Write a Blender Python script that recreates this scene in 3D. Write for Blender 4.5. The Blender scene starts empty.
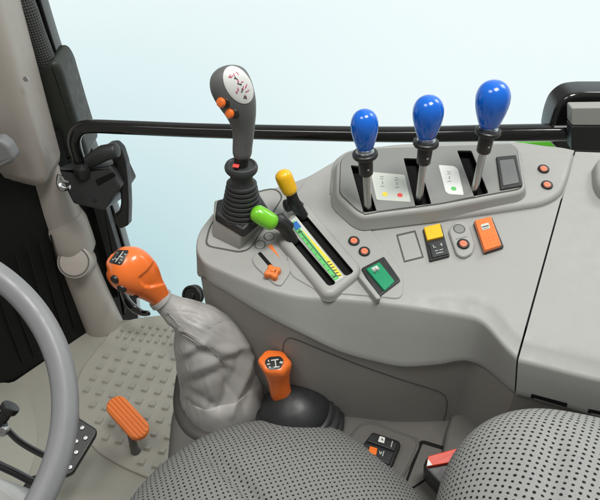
import bpy, bmesh, math, random
from mathutils import Vector, Matrix, noise
from mathutils.bvhtree import BVHTree
from mathutils.geometry import tessellate_polygon
random.seed(7)
SC = bpy.context.scene
COL = SC.collection
PI = math.pi
V = Vector
# ------------------------------------------------------------------ camera
FPX = 640.0
PITCH = math.radians(38)
CAM = V((0, 0, 1.4))
FW = V((0, math.cos(PITCH), -math.sin(PITCH)))
UP = V((0, math.sin(PITCH), math.cos(PITCH)))
cd = bpy.data.cameras.new('camera')
cd.sensor_width = 36
cd.lens = 36 * FPX / 600
cd.clip_start = .02
cd.clip_end = 200
cam = bpy.data.objects.new('camera', cd)
COL.objects.link(cam)
cam.location = CAM
cam.rotation_euler = (PI / 2 - PITCH, 0, 0)
SC.camera = cam

def ray(px, py):
    return FW + V((1, 0, 0)) * ((px - 300) / FPX) + UP * ((250 - py) / FPX)
def PT(px, py, t): return CAM + ray(px, py) * t                       # by distance along the view axis
def PY(px, py, y): return CAM + ray(px, py) * (y / ray(px, py).y)     # on the upright plane y
def PZ(px, py, z): return CAM + ray(px, py) * ((z - CAM.z) / ray(px, py).z)

class Frame:
    def __init__(s, o, u, n):
        s.o = V(o); s.n = V(n).normalized()
        u = V(u); s.u = (u - s.n * u.dot(s.n)).normalized()
        s.v = s.n.cross(s.u)
    def p(s, a, b, h=0): return s.o + s.u * a + s.v * b + s.n * h
    def hit(s, px, py, h=0):
        d = ray(px, py)
        return CAM + d * ((s.o + s.n * h - CAM).dot(s.n) / d.dot(s.n))
    def px(s, px, py, h=0):
        q = s.hit(px, py, h) - s.o
        return (q.dot(s.u), q.dot(s.v))
    def poly(s, pts, h=0): return [s.px(x, y, h) for x, y in pts]

SL = .25
TOP = Frame((0, .66, .8), (1, 0, 0), (0, -SL, 1))       # the sloping top of the console
def up(h): return Frame(TOP.o + TOP.n * h, TOP.u, TOP.n)

# ------------------------------------------------------------------ polygons
def area(p): return sum(p[i - 1][0] * p[i][1] - p[i][0] * p[i - 1][1] for i in range(len(p))) / 2
def ccw(p): return p if area(p) > 0 else p[::-1]
def rnd(p, r, n=5):
    p = ccw([V((a[0], a[1])) for a in p]); out = []
    for i, c in enumerate(p):
        a, b = p[i - 1], p[(i + 1) % len(p)]
        rr = r[i] if isinstance(r, (list, tuple)) else r
        la, lb = (a - c).length, (b - c).length
        k = min(rr, la * .48, lb * .48)
        if k < 1e-6: out.append((c.x, c.y)); continue
        s = c + (a - c) / la * k; e = c + (b - c) / lb * k
        for j in range(n + 1):
            t = j / n; q = s * (1 - t) ** 2 + c * 2 * t * (1 - t) + e * t * t
            out.append((q.x, q.y))
    return out
def inset(p, d):
    n = len(p); out = []
    for i in range(n):
        a, c, b = V(p[i - 1]), V(p[i]), V(p[(i + 1) % n])
        e1 = (c - a); e2 = (b - c)
        if e1.length < 1e-9: e1 = e2
        if e2.length < 1e-9: e2 = e1
        n1 = V((-e1.y, e1.x)).normalized(); n2 = V((-e2.y, e2.x)).normalized()
        m = (n1 + n2)
        m = n1 if m.length < 1e-6 else m.normalized()
        k = d / max(.4, m.dot(n1)); out.append((c.x + m.x * k, c.y + m.y * k))
    return out
def ell(cx, cy, a, b, rot=0, n=28):
    return [(cx + a * math.cos(t) * math.cos(rot) - b * math.sin(t) * math.sin(rot),
             cy + a * math.cos(t) * math.sin(rot) + b * math.sin(t) * math.cos(rot)) for t in [2 * PI * i / n for i in range(n)]]

# ------------------------------------------------------------------ mesh collector
class MB:
    def __init__(s): s.v = []; s.f = []; s.m = []; s.uv = []; s.flat = []
    def add(s, vs, fs, m=0, uvs=None):
        o = len(s.v); s.v += [V(a) for a in vs]
        for i, f in enumerate(fs):
            s.f.append([a + o for a in f]); s.m.append(m)
            s.uv.append(uvs[i] if uvs else None)
        return s
    def loft(s, rings, cap0=True, cap1=True, m=0, closed=True, uv=None):
        n = len(rings[0]); vs = [a for r in rings for a in r]; fs = []; us = []
        for i in range(len(rings) - 1):
            for j in range(n if closed else n - 1):
                k = (j + 1) % n
                fs.append((i * n + j, i * n + k, (i + 1) * n + k, (i + 1) * n + j))
                if uv: us.append([uv(i, j), uv(i, j + 1), uv(i + 1, j + 1), uv(i + 1, j)])
        if cap0:
            fs.append(tuple(range(n))[::-1])
            if uv: us.append([(0, 0)] * n)
        if cap1:
            fs.append(tuple((len(rings) - 1) * n + j for j in range(n)))
            if uv: us.append([(0, 0)] * n)
        return s.add(vs, fs, m, us if uv else None)
    def tube(s, path, rad, n=16, m=0, cap=True, ref=None, flat=1.0, uv=False, round_end=0):
        path = [V(p) for p in path]
        if not isinstance(rad, (list, tuple)): rad = [rad] * len(path)
        rad = list(rad)
        if round_end:
            d0 = (path[0] - path[1]).normalized(); d1 = (path[-1] - path[-2]).normalized(); p0, p1, r0, r1 = path[0], path[-1], rad[0], rad[-1]
            pre = [(p0 + d0 * r0 * round_end * math.sin(a), r0 * max(.03, math.cos(a))) for a in [PI / 2 * k / 5 for k in range(5, 0, -1)]]
            post = [(p1 + d1 * r1 * round_end * math.sin(a), r1 * max(.03, math.cos(a))) for a in [PI / 2 * k / 5 for k in range(1, 6)]]
            path = [a for a, b in pre] + path + [a for a, b in post]; rad = [b for a, b in pre] + rad + [b for a, b in post]
        rings = []; pu = None; L = [0]
        for i in range(1, len(path)): L.append(L[-1] + (path[i] - path[i - 1]).length)
        for i, p in enumerate(path):
            t = (path[min(i + 1, len(path) - 1)] - path[max(i - 1, 0)]).normalized()
            if pu is None:
                r = V(ref) if ref else (V((0, 0, 1)) if abs(t.z) < .9 else V((1, 0, 0)))
                pu = (r - t * r.dot(t)).normalized()
            else: pu = (pu - t * pu.dot(t)).normalized()
            w = t.cross(pu); r = rad[i]
            rings.append([p + pu * r * math.cos(a) + w * r * flat * math.sin(a) for a in [2 * PI * k / n for k in range(n)]])
        f = (lambda i, j: (j / n * 2 * PI * rad[0], L[i])) if uv else None
        return s.loft(rings, cap, cap, m, uv=f)
    def lathe(s, o, ax, prof, n=32, m=0, cap=True):
        o = V(o); ax = V(ax).normalized()
        r = V((1, 0, 0)) if abs(ax.x) < .9 else V((0, 1, 0))
        u = (r - ax * r.dot(ax)).normalized(); w = ax.cross(u)
        return s.loft([[o + ax * h + (u * math.cos(a) + w * math.sin(a)) * r_ for a in [2 * PI * k / n for k in range(n)]] for r_, h in prof], cap, cap, m)
    def prism(s, fr, poly, h0, h1, bev=.001, seg=3, m=0, holes=(), hd=None, hm=1, draft=0, bottom=True):
        p = ccw(poly); n = len(p); rings = []
        rings.append([fr.p(a, b, h0) for a, b in inset(p, -draft)])
        last = p
        for i in range(seg + 1):
            a = PI / 2 * i / seg; q = inset(p, bev * (1 - math.cos(a))); last = q
            rings.append([fr.p(x, y, h1 - bev + bev * math.sin(a)) for x, y in q])
        if seg > 1 and not holes:
            c_ = V((sum(q[0] for q in last) / n, sum(q[1] for q in last) / n)); md = min((V(q) - c_).length for q in last)
            k_ = 1 - min(.0006 / max(md, 1e-6), .2); last = [tuple(c_ + (V(q) - c_) * k_) for q in last]; rings.append([fr.p(x, y, h1) for x, y in last])
        s.loft(rings, bottom, not holes, m)
        if not holes: s.flat.append(len(s.f) - 1)
        if holes:
            hs = [ccw(h)[::-1] for h in holes]
            loops = [[V((x, y, 0)) for x, y in last]] + [[V((x, y, 0)) for x, y in h] for h in hs]
            flat = [a for l in loops for a in l]
            tris = tessellate_polygon(loops)
            vs = [fr.p(a.x, a.y, h1) for a in flat]
            ff = []
            for t in tris:
                A, B, C_ = (flat[k] for k in t)
                cr = (B - A).cross(C_ - A).z
                if abs(cr) < 1e-14: continue
                ff.append(tuple(t) if cr > 0 else tuple(t)[::-1])
            s.add(vs, ff, m)
            for h in hs:
                d = hd if hd is not None else (h0 + .0005)
                s.loft([[fr.p(x, y, h1) for x, y in h], [fr.p(x, y, h1 - .0012) for x, y in h]], False, False, m)
                s.loft([[fr.p(x, y, h1 - .0012) for x, y in h], [fr.p(x, y, d) for x, y in h]], False, False, hm)
                s.add([fr.p(x, y, d) for x, y in h[::-1]], [tuple(range(len(h)))], hm)
        return s
    def box(s, c, u, n, du, dv, dn, bev=.002, m=0, r=None):
        fr = Frame(c, u, n)
        q = [(-du / 2, -dv / 2), (du / 2, -dv / 2), (du / 2, dv / 2), (-du / 2, dv / 2)]
        return s.prism(fr, rnd(q, r if r is not None else bev, 3), -dn / 2, dn / 2, bev, 2, m)
    def bvh(s): return BVHTree.FromPolygons(s.v, s.f)

WO = {}
def empty(name, loc, label, cat, group=None, kind=None):
    o = bpy.data.objects.new(name, None); COL.objects.link(o); o.location = loc
    o.empty_display_size = .02
    WO[o.name] = V(loc); o['label'] = label; o['category'] = cat
    if group: o['group'] = group
    return o
def obj(name, mb, mats, parent=None, label=None, cat=None, group=None, kind=None, ang=35, subsurf=0, origin=None):
    me = bpy.data.meshes.new(name)
    lo = V([min(v[i] for v in mb.v) for i in range(3)]); hi = V([max(v[i] for v in mb.v) for i in range(3)])
    o0 = V(origin) if origin else V(((lo.x + hi.x) / 2, (lo.y + hi.y) / 2, lo.z))
    me.from_pydata([v - o0 for v in mb.v], [], mb.f)
    for x in (mats if isinstance(mats, (list, tuple)) else [mats]): me.materials.append(x)
    me.polygons.foreach_set('material_index', mb.m)
    if any(mb.uv):
        l = me.uv_layers.new(name='UVMap').data; k = 0
        for f, u in zip(mb.f, mb.uv):
            for j in range(len(f)):
                l[k].uv = u[j] if u else (0, 0); k += 1
    me.validate(); me.update()
    me.shade_smooth(); me.set_sharp_from_angle(angle=math.radians(ang))
    if len(me.polygons) == len(mb.f):
        for k_ in mb.flat: me.polygons[k_].use_smooth = False
    o = bpy.data.objects.new(name, me); COL.objects.link(o)
    WO[o.name] = o0
    if parent:
        o.parent = parent; o.location = o0 - WO[parent.name]
    else: o.location = o0
    if subsurf:
        md = o.modifiers.new('smooth', 'SUBSURF'); md.levels = md.render_levels = subsurf
    for k, v in (('label', label), ('category', cat), ('group', group), ('kind', kind)):
        if v: o[k] = v
    return o

# ------------------------------------------------------------------ materials
def mat(name, col, rough=.5, metal=0, bump=0, bscale=900, var=.06, vscale=14, coat=0, spec=.5, rvar=.08, pattern=None):
    m = bpy.data.materials.new(name); m.use_nodes = True
    nt = m.node_tree; N = nt.nodes; L = nt.links; b = N['Principled BSDF']
    tc = N.new('ShaderNodeTexCoord')
    nz = N.new('ShaderNodeTexNoise'); nz.inputs['Scale'].default_value = vscale; nz.inputs['Detail'].default_value = 6; nz.inputs['Roughness'].default_value = .65
    L.new(tc.outputs['Object'], nz.inputs['Vector'])
    mx = N.new('ShaderNodeMix'); mx.data_type = 'RGBA'
    mx.inputs[6].default_value = tuple(c * (1 - var) for c in col) + (1,)
    mx.inputs[7].default_value = tuple(min(1, c * (1 + var)) for c in col) + (1,)
    L.new(nz.outputs['Fac'], mx.inputs[0])
    out = mx.outputs[2]
    mr = N.new('ShaderNodeMapRange'); mr.inputs[1].default_value = .3; mr.inputs[2].default_value = .7
    mr.inputs[3].default_value = max(.02, rough - rvar); mr.inputs[4].default_value = min(1, rough + rvar)
    n2 = N.new('ShaderNodeTexNoise'); n2.inputs['Scale'].default_value = vscale * 4; n2.inputs['Detail'].default_value = 4
    L.new(tc.outputs['Object'], n2.inputs['Vector']); L.new(n2.outputs['Fac'], mr.inputs[0]); L.new(mr.outputs[0], b.inputs['Roughness'])
    b.inputs['Metallic'].default_value = metal
    b.inputs['Coat Weight'].default_value = coat; b.inputs['Coat Roughness'].default_value = .08
    b.inputs['Specular IOR Level'].default_value = spec
    hs = None
    if bump:
        n3 = N.new('ShaderNodeTexNoise'); n3.inputs['Scale'].default_value = bscale; n3.inputs['Detail'].default_value = 3
        L.new(tc.outputs['Object'], n3.inputs['Vector']); hs = n3.outputs['Fac']
    if pattern: out, hs = pattern(nt, tc, out, hs)
    L.new(out, b.inputs['Base Color'])
    if hs:
        bp = N.new('ShaderNodeBump'); bp.inputs['Strength'].default_value = bump or .4; bp.inputs['Distance'].default_value = .001
        L.new(hs, bp.inputs['Height']); L.new(bp.outputs[0], b.inputs['Normal'])
    return m
def math_n(nt, op, a, b=None):
    n = nt.nodes.new('ShaderNodeMath'); n.operation = op
    for i, x in enumerate((a, b)):
        if x is None: continue
        if isinstance(x, (int, float)): n.inputs[i].default_value = x
        else: nt.links.new(x, n.inputs[i])
    return n.outputs[0]
def perforated(pitch, r, rot, off):
    def f(nt, tc, col, hs):
        N = nt.nodes; L = nt.links
        mp = N.new('ShaderNodeMapping'); mp.inputs['Rotation'].default_value = (0, 0, rot); mp.inputs['Scale'].default_value = (1 / pitch[0], 1 / pitch[1], 1)
        # slight wander so that the holes are not on a perfect grid
        nz = N.new('ShaderNodeTexNoise'); nz.inputs['Scale'].default_value = 60
        L.new(tc.outputs['UV'], nz.inputs['Vector'])
        sc = N.new('ShaderNodeVectorMath'); sc.operation = 'SCALE'; sc.inputs['Scale'].default_value = .004
        L.new(nz.outputs['Color'], sc.inputs[0])
        ad = N.new('ShaderNodeVectorMath'); L.new(tc.outputs['UV'], ad.inputs[0]); L.new(sc.outputs[0], ad.inputs[1])
        L.new(ad.outputs[0], mp.inputs[0])
        ds = []
        for o in ((0, 0), off):
            a = N.new('ShaderNodeVectorMath'); a.inputs[1].default_value = (o[0], o[1], 0); L.new(mp.outputs[0], a.inputs[0])
            fr = N.new('ShaderNodeVectorMath'); fr.operation = 'FRACTION'; L.new(a.outputs[0], fr.inputs[0])
            sb = N.new('ShaderNodeVectorMath'); sb.operation = 'SUBTRACT'; sb.inputs[1].default_value = (.5, .5, 0); L.new(fr.outputs[0], sb.inputs[0])
            ml = N.new('ShaderNodeVectorMath'); ml.operation = 'MULTIPLY'; ml.inputs[1].default_value = (pitch[0], pitch[1], 0); L.new(sb.outputs[0], ml.inputs[0])
            ln = N.new('ShaderNodeVectorMath'); ln.operation = 'LENGTH'; L.new(ml.outputs[0], ln.inputs[0]); ds.append(ln.outputs['Value'])
        d = math_n(nt, 'MINIMUM', ds[0], ds[1])
        mr = N.new('ShaderNodeMapRange'); mr.interpolation_type = 'SMOOTHSTEP'
        mr.inputs[1].default_value = r * .72; mr.inputs[2].default_value = r * 1.15; L.new(d, mr.inputs[0])
        # woven thread
        wv = N.new('ShaderNodeTexNoise'); wv.inputs['Scale'].default_value = 900; wv.inputs['Detail'].default_value = 3; L.new(tc.outputs['UV'], wv.inputs['Vector'])
        w2 = N.new('ShaderNodeMapRange'); w2.inputs[1].default_value = .3; w2.inputs[2].default_value = .7; w2.inputs[3].default_value = .72; w2.inputs[4].default_value = 1.2; L.new(wv.outputs['Fac'], w2.inputs[0])
        cm = N.new('ShaderNodeVectorMath'); cm.operation = 'SCALE'; L.new(col, cm.inputs[0]); L.new(w2.outputs[0], cm.inputs['Scale'])
        mx = N.new('ShaderNodeMix'); mx.data_type = 'RGBA'; mx.inputs[6].default_value = (.012, .012, .013, 1)
        L.new(mr.outputs[0], mx.inputs[0]); L.new(cm.outputs[0], mx.inputs[7])
        h = math_n(nt, 'ADD', mr.outputs[0], math_n(nt, 'MULTIPLY', wv.outputs['Fac'], .35))
        return mx.outputs[2], h
    return f
def braid(nt, tc, col, hs):
    N = nt.nodes; L = nt.links
    sp = N.new('ShaderNodeSeparateXYZ'); L.new(tc.outputs['UV'], sp.inputs[0])
    a = math_n(nt, 'MULTIPLY', math_n(nt, 'ADD', sp.outputs[0], sp.outputs[1]), 520)
    b = math_n(nt, 'MULTIPLY', math_n(nt, 'SUBTRACT', sp.outputs[0], sp.outputs[1]), 520)
    k = math_n(nt, 'MULTIPLY', math_n(nt, 'SINE', a), math_n(nt, 'SINE', b))
    mr = N.new('ShaderNodeMapRange'); mr.inputs[1].default_value = -.25; mr.inputs[2].default_value = .25; L.new(k, mr.inputs[0])
    mx = N.new('ShaderNodeMix'); mx.data_type = 'RGBA'; mx.inputs[6].default_value = (.008, .009, .008, 1); mx.inputs[7].default_value = (.075, .08, .072, 1)
    L.new(mr.outputs[0], mx.inputs[0])
    return mx.outputs[2], mr.outputs[0]

G = dict(
    console=mat('console_grey_plastic', (.305, .31, .292), .5, bump=.12, bscale=1100, var=.035),
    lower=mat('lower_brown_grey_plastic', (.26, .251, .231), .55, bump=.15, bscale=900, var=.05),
    face=mat('pod_face_grey', (.195, .2, .188), .48, bump=.1, bscale=1300, var=.03),
    tunnel=mat('tunnel_plastic', (.10, .095, .086), .55, bump=.2, bscale=700, var=.07),
    pillar=mat('pillar_beige_paint', (.36, .33, .293), .4, bump=.05, bscale=600, var=.05),
    floor=mat('floor_vinyl', (.315, .307, .262), .55, bump=.25, bscale=500, var=.07, vscale=8),
    mat_=mat('mat_rubber', (.335, .325, .28), .6, bump=.25, bscale=800, var=.07, vscale=10),
    black=mat('black_plastic', (.012, .0125, .012), .38, bump=.1, bscale=900, var=.2),
    blackm=mat('black_matt', (.006, .006, .006), .8, var=.2, spec=.2),
    latch=mat('latch_plastic', (.030, .032, .032), .42, bump=.12, bscale=700, var=.15),
    base=mat('gaiter_base_plastic', (.06, .056, .05), .5, bump=.2, bscale=700, var=.08),
    rubber=mat('black_rubber', (.017, .019, .0195), .45, bump=.12, bscale=600, var=.2),
    gloss=mat('black_gloss_paint', (.006, .006, .006), .16, coat=.5, var=.1, rvar=.03),
    frame=mat('dark_green_black_paint', (.02, .024, .019), .42, bump=.1, bscale=500, var=.15),
    braid=mat('braided_sleeve', (.03, .03, .03), .6, pattern=braid, bump=.8),
    grip=mat('joystick_dark_grey', (.115, .12, .118), .42, bump=.15, bscale=1500, var=.08),
    bellows=mat('bellows_rubber', (.03, .033, .033), .48, bump=.1, bscale=700, var=.15),
    blue=mat('blue_knob_plastic', (.004, .125, .60), .18, coat=.4, var=.04, rvar=.03),
    orange=mat('orange_plastic', (.80, .165, .024), .26, coat=.25, var=.04, rvar=.05),
    orangem=mat('orange_rubber', (.76, .19, .035), .5, bump=.15, bscale=700, var=.07),
    salmon=mat('salmon_button', (.8, .2, .1), .4, var=.05),
    yellow=mat('yellow_plastic', (.82, .46, .008), .25, coat=.3, var=.04, rvar=.05),
    green=mat('green_plastic', (.16, .53, .02), .22, coat=.4, var=.04, rvar=.05),
    fender=mat('green_body_paint', (.1, .42, .03), .3, coat=.3, var=.05),
    dgreen=mat('green_rocker', (.0, .24, .1), .35, var=.06),
    sgreen=mat('green_sticker', (.10, .47, .12), .4, var=.04),
    white=mat('sticker_white', (.66, .68, .65), .45, var=.02),
    pale=mat('sticker_pale', (.5, .53, .48), .45, var=.03),
    red=mat('red_plastic', (.62, .055, .025), .45, var=.06),
    reddot=mat('red_print', (.7, .07, .06), .45, var=.03),
    magenta=mat('magenta_print', (.5, .04, .12), .5, var=.03),
    ydot=mat('yellow_print', (.85, .62, .04), .45, var=.03),
    bluedot=mat('blue_print', (.02, .13, .4), .45, var=.03),
    ink=mat('black_print', (.02, .02, .022), .6, var=.05),
    ink2=mat('grey_print', (.16, .17, .165), .6, var=.05),
    groove=mat('groove_shadow_gap', (.085, .085, .08), .7, var=.1, spec=.2),
    chrome=mat('chromed_steel', (.72, .73, .73), .16, metal=1, var=.04, rvar=.06),
    steel=mat('brushed_steel', (.5, .51, .51), .3, metal=1, var=.08),
    wheel=mat('steering_wheel_grey', (.19, .195, .2), .42, bump=.12, bscale=1200, var=.05),
    fabric=mat('gaiter_leatherette', (.34, .332, .316), .45, bump=.18, bscale=650, var=.05, vscale=20),
    seat=mat('seat_fabric', (.215, .218, .21), .9, bump=.55, var=.07, vscale=9, spec=.2, pattern=perforated((.0104, .0094), .00155, .42, (.5, .5))),
    seatb=mat('backrest_fabric', (.285, .29, .28), .9, bump=.55, var=.07, vscale=9, spec=.2, pattern=perforated((.0122, .0106), .00185, -.28, (.5, .5))),
    dark=mat('dark_front_panel', (.0045, .005, .0045), .6, bump=.2, bscale=60, var=.3, spec=.25),
    colgrey=mat('column_cover_grey', (.42, .43, .42), .3, bump=.08, var=.05),
)

def strip(pts, w, fr, h, mb, m=0):          # a thin flat printed line on a frame, pixel points
    q = [V(fr.px(x, y, h)) for x, y in pts]
    for a, b in zip(q, q[1:]):
        d = (b - a).normalized(); n = V((-d.y, d.x)) * w / 2; e = d * w * .15
        mb.add([fr.p(*(a - e - n), h), fr.p(*(b + e - n), h), fr.p(*(b + e + n), h), fr.p(*(a - e + n), h)], [(0, 1, 2, 3)], m)
def cast(bvh, px, py, lift):
    d = ray(px, py).normalized(); r = bvh.ray_cast(CAM, d)
    if r[0] is None: return None
    n = r[1] if r[1].dot(d) < 0 else -r[1]
    return r[0] + n * lift
def patch(bvh, poly, lift, mb, m=0, rings=6):   # a thin sheet moulded onto a curved surface
    dp = []
    for i in range(len(poly)):
        a, b = poly[i], poly[(i + 1) % len(poly)]
        k = max(1, int(math.hypot(b[0] - a[0], b[1] - a[1]) / 1.2))
        dp += [(a[0] + (b[0] - a[0]) * j / k, a[1] + (b[1] - a[1]) * j / k) for j in range(k)]
    poly = dp
    cx = sum(p[0] for p in poly) / len(poly); cy = sum(p[1] for p in poly) / len(poly)
    rr = []
    for k in range(rings, 0, -1):
        f = k / rings
        r = [cast(bvh, cx + (x - cx) * f, cy + (y - cy) * f, lift if k < rings else lift * .6) for x, y in poly]
        if any(a is None for a in r): continue
        rr.append(r)
    c = cast(bvh, cx, cy, lift)
    n = len(poly); vs = [a for r in rr for a in r] + [c]; fs = []
    for i in range(len(rr) - 1):
        for j in range(n): fs.append((i * n + j, i * n + (j + 1) % n, (i + 1) * n + (j + 1) % n, (i + 1) * n + j))
    b = (len(rr) - 1) * n
    for j in range(n): fs.append((b + j, b + (j + 1) % n, len(vs) - 1))
    # face towards the outside
    A, B, C_ = vs[fs[-1][0]], vs[fs[-1][1]], vs[fs[-1][2]]
    if (B - A).cross(C_ - A).dot(CAM - A) < 0: fs = [f[::-1] for f in fs]
    mb.add(vs, fs, m)
def stroke(bvh, pts, w, lift, mb, m=0, n=8):    # a printed line moulded onto a curved surface
    for (x0, y0), (x1, y1) in zip(pts, pts[1:]):
        L = math.hypot(x1 - x0, y1 - y0) or 1
        nx, ny = -(y1 - y0) / L * w / 2, (x1 - x0) / L * w / 2
        k = max(1, int(L / n)); A = []; B = []
        for i in range(k + 1):
            x = x0 + (x1 - x0) * i / k; y = y0 + (y1 - y0) * i / k
            a = cast(bvh, x + nx, y + ny, lift); b = cast(bvh, x - nx, y - ny, lift)
            if a is None or b is None: continue
            A.append(a); B.append(b)
        q = len(A)
        if q > 1: mb.add(A + B, [(i, i + 1, q + i + 1, q + i) for i in range(q - 1)], m)
def crom(pts, k=6):
    out = []
    P = [V(p) for p in pts]
    for i in range(len(P) - 1):
        a, b, c, d = P[max(i - 1, 0)], P[i], P[i + 1], P[min(i + 2, len(P) - 1)]
        for j in range(k):
            t = j / k
            out.append(.5 * (2 * b + (c - a) * t + (2 * a - 5 * b + 4 * c - d) * t * t + (3 * b - a - 3 * c + d) * t ** 3))
    out.append(P[-1]); return out

# ================================================================== SETTING
floor = MB()
fp = [(-.61, 1.44), (.9, 1.44), (.9, -.5), (-1.5, -.5), (-1.5, .45), (-.96, 1.0), (-.83, 1.165), (-.80, 1.2)]
fr0 = Frame((0, 0, 0), (1, 0, 0), (0, 0, 1))
floor.prism(fr0, ccw(fp), -.04, 0, .004)
# the floor sweeps up in a soft cove towards the dashboard
cv = crom([PZ(*p, .001) for p in ((16, 381), (27, 395), (34, 412), (37, 432), (35, 455), (27, 478), (15, 510), (0, 560))], 5)
rows = []
for k in range(7):
    a = k / 6
    rows.append([p + V((-.02 * a - .16 * a ** 1.5, -.07 * a, .0 + .20 * a ** 2)) for p in cv])
floor.loft(rows, False, False, closed=False)
obj('floor', floor, G['floor'], kind='structure', ang=50)

# ================================================================== FLOOR MAT
mb = MB()
mpoly = rnd(fr0.poly([(119, 323), (150, 317), (200, 315), (215, 330), (215, 500), (150, 480), (118, 466), (94, 451), (82, 430), (74, 395), (80, 372)]), .05, 6)
mb.prism(fr0, mpoly, .0005, .007, .004, 3)
ctr = inset(ccw(mpoly), .012)
def inside(p, poly):
    r = False; n = len(poly)
    for i in range(n):
        a, b = poly[i - 1], poly[i]
        if (a[1] > p[1]) != (b[1] > p[1]) and p[0] < (b[0] - a[0]) * (p[1] - a[1]) / (b[1] - a[1]) + a[0]: r = not r
    return r
safe = inset(ccw(mpoly), .03)
O_ = PZ(127, 400, 0); va = PZ(140.2, 402.9, 0) - O_; vb = PZ(120.6, 412.5, 0) - O_
ua_ = va.normalized()
def pad(x, y, w, l, hgt):
    fr = Frame((x, y, .007), (ua_.x, ua_.y, 0), (-ua_.y * .0 - .06, .24, 1))
    q = rnd([(-w, -l), (w, -l), (w * .96, l * .9), (-w * .9, l)], [.003, .003, .006, .006], 3)
    mb.prism(fr, q, -.012, hgt, .0012, 2, draft=.0006)
for i in range(-14, 16):
    for j in range(-12, 14):
        p = O_ + va * i + vb * j
        if p.y > 1.315 or not inside((p.x, p.y), safe): continue
        pad(p.x, p.y, .0082, .0108, .0062)
for r_, (x0, y0_) in enumerate(((122, 324), (117, 330), (112.5, 336.5))):      # three rows of small cleats at the far end
    for k in range(12):
        p = PZ(x0 + k * 7.6, y0_ + k * 1.0, 0)
        if inside((p.x, p.y), safe): pad(p.x, p.y, .0045, .012, .006)
obj('floor_mat', mb, G['mat_'], label='beige rubber floor mat with raised tread pads under the orange pedal', cat='floor mat', ang=40)

# ================================================================== FRONT DARK PANEL
t = empty('front_panel', (-.75, 1.3, 0), 'black lower front panel of the cab left of the beige pillar', 'panel')
mb = MB()
a, b = V((-.60, 1.445, -.03)), V((-.80, 1.205, -.03)); c = V((-1.35, .53, -.03))
for p, q in ((a, b), (b, c)):
    d = (q - p).normalized(); n = V((d.y, -d.x, 0)); n = n if n.dot(V((0, -1, 0))) < 0 else -n
    mb.add([p, q, q + n * .03, p + n * .03, p + V((0, 0, .68)), q + V((0, 0, .68)), q + n * .03 + V((0, 0, .68)), p + n * .03 + V((0, 0, .68))],
           [(0, 1, 5, 4), (1, 2, 6, 5), (2, 3, 7, 6), (3, 0, 4, 7), (4, 5, 6, 7), (3, 2, 1, 0)])
obj('panel', mb, G['dark'], t)
mb = MB(); d = (b - a).normalized(); nn = V((-d.y, d.x, 0)); nn = nn if nn.y < 0 else -nn
for k in range(7):      # faint moulded ribs
    p = a + (b - a) * (.25 + .11 * k) + nn * .004
    mb.tube([p + V((0, 0, .07)), p + V((0, 0, .2)), p + V((0.01, 0, .42))], .0025, 8)
obj('ribs', mb, G['dark'], t)

# dashboard edge trim
mb = MB()
p0, p1 = PY(-40, 160, 1.24), PY(13, 155, 1.24)
fr = Frame(PY(0, 150, 1.24), (1, 0, 0), (0, -1, 0))
mb.prism(fr, rnd(fr.poly([(-60, 150), (0, 140), (9, 147), (15, 158), (13, 163), (0, 169), (-60, 190)]), .006), -.03, 0, .008)
obj('dashboard_trim', mb, G['wheel'], label='short grey dashboard trim end behind the beige pillar cover', cat='trim')

# ================================================================== PILLAR
t = empty('cab_pillar', (-.60, 1.42, 0), 'beige painted cab pillar with wide upper cover and round lower tube', 'pillar')
mb = MB()
path = [PY(106, 332, 1.42), PY(90, 294, 1.42), PY(74, 258, 1.42), PY(63, 222, 1.42), PY(44, 180, 1.42), PY(30, 150, 1.42)]
path[0].z = -.01
mb.tube(path, [.058, .054, .054, .057, .053, .053], 28)
obj('tube', mb, G['pillar'], t)
mb = MB()       # collar where the tube steps
c0 = PY(64, 222, 1.42); ax = (path[4] - path[2]).normalized()
mb.lathe(c0 - ax * .10, ax, [(.0545, 0), (.061, .012), (.062, .05), (.0615, .10), (.054, .125)], 32)
obj('collar', mb, G['pillar'], t)
mb = MB()
fr = Frame((-.69, 1.40, 0), (1, 0, 0), (0, 0, 1))
prof = rnd([(-.125, -.09), (.083, -.09), (.083, .05), (-.125, .05)], [.05, .035, .03, .04], 6)
rings = []
for z, s in ((.515, .55), (.522, .8), (.535, .94), (.555, 1), (.9, 1), (1.7, 1.0)):
    rings.append([fr.p(x * s + (1 - s) * -.0, y * s, z + .04 + (0.055 * max(0, (-.02 - x) / .1) if z < .6 else 0)) for x, y in prof])
mb.loft(rings)
obj('upper_cover', mb, G['pillar'], t, ang=50)
mb = MB()
pc = PY(74, 262, 1.355)
ax = V((.12, -.80, .60)).normalized()
mb.lathe(pc - ax * .075, ax, [(.046, 0), (.046, .068), (.0445, .074), (.040, .076), (.0395, .0745), (.037, .0745), (.0365, .077), (.03, .078), (.001, .0785)], 40)
e = obj('end_cap', mb, G['pillar'], t)
mb = MB(); mb.lathe(pc + ax * .0008, ax, [(.0408, -.002), (.0408, .0008), (.0385, .0008), (.0385, -.002)], 40); obj('cap_groove', mb, G['groove'], e)
mb = MB(); mb.lathe(PY(26, 79, 1.312), (0, -1, .1), [(.006, 0), (.0055, .003), (.001, .0035)], 16)
obj('screw', mb, G['steel'], t)

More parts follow.
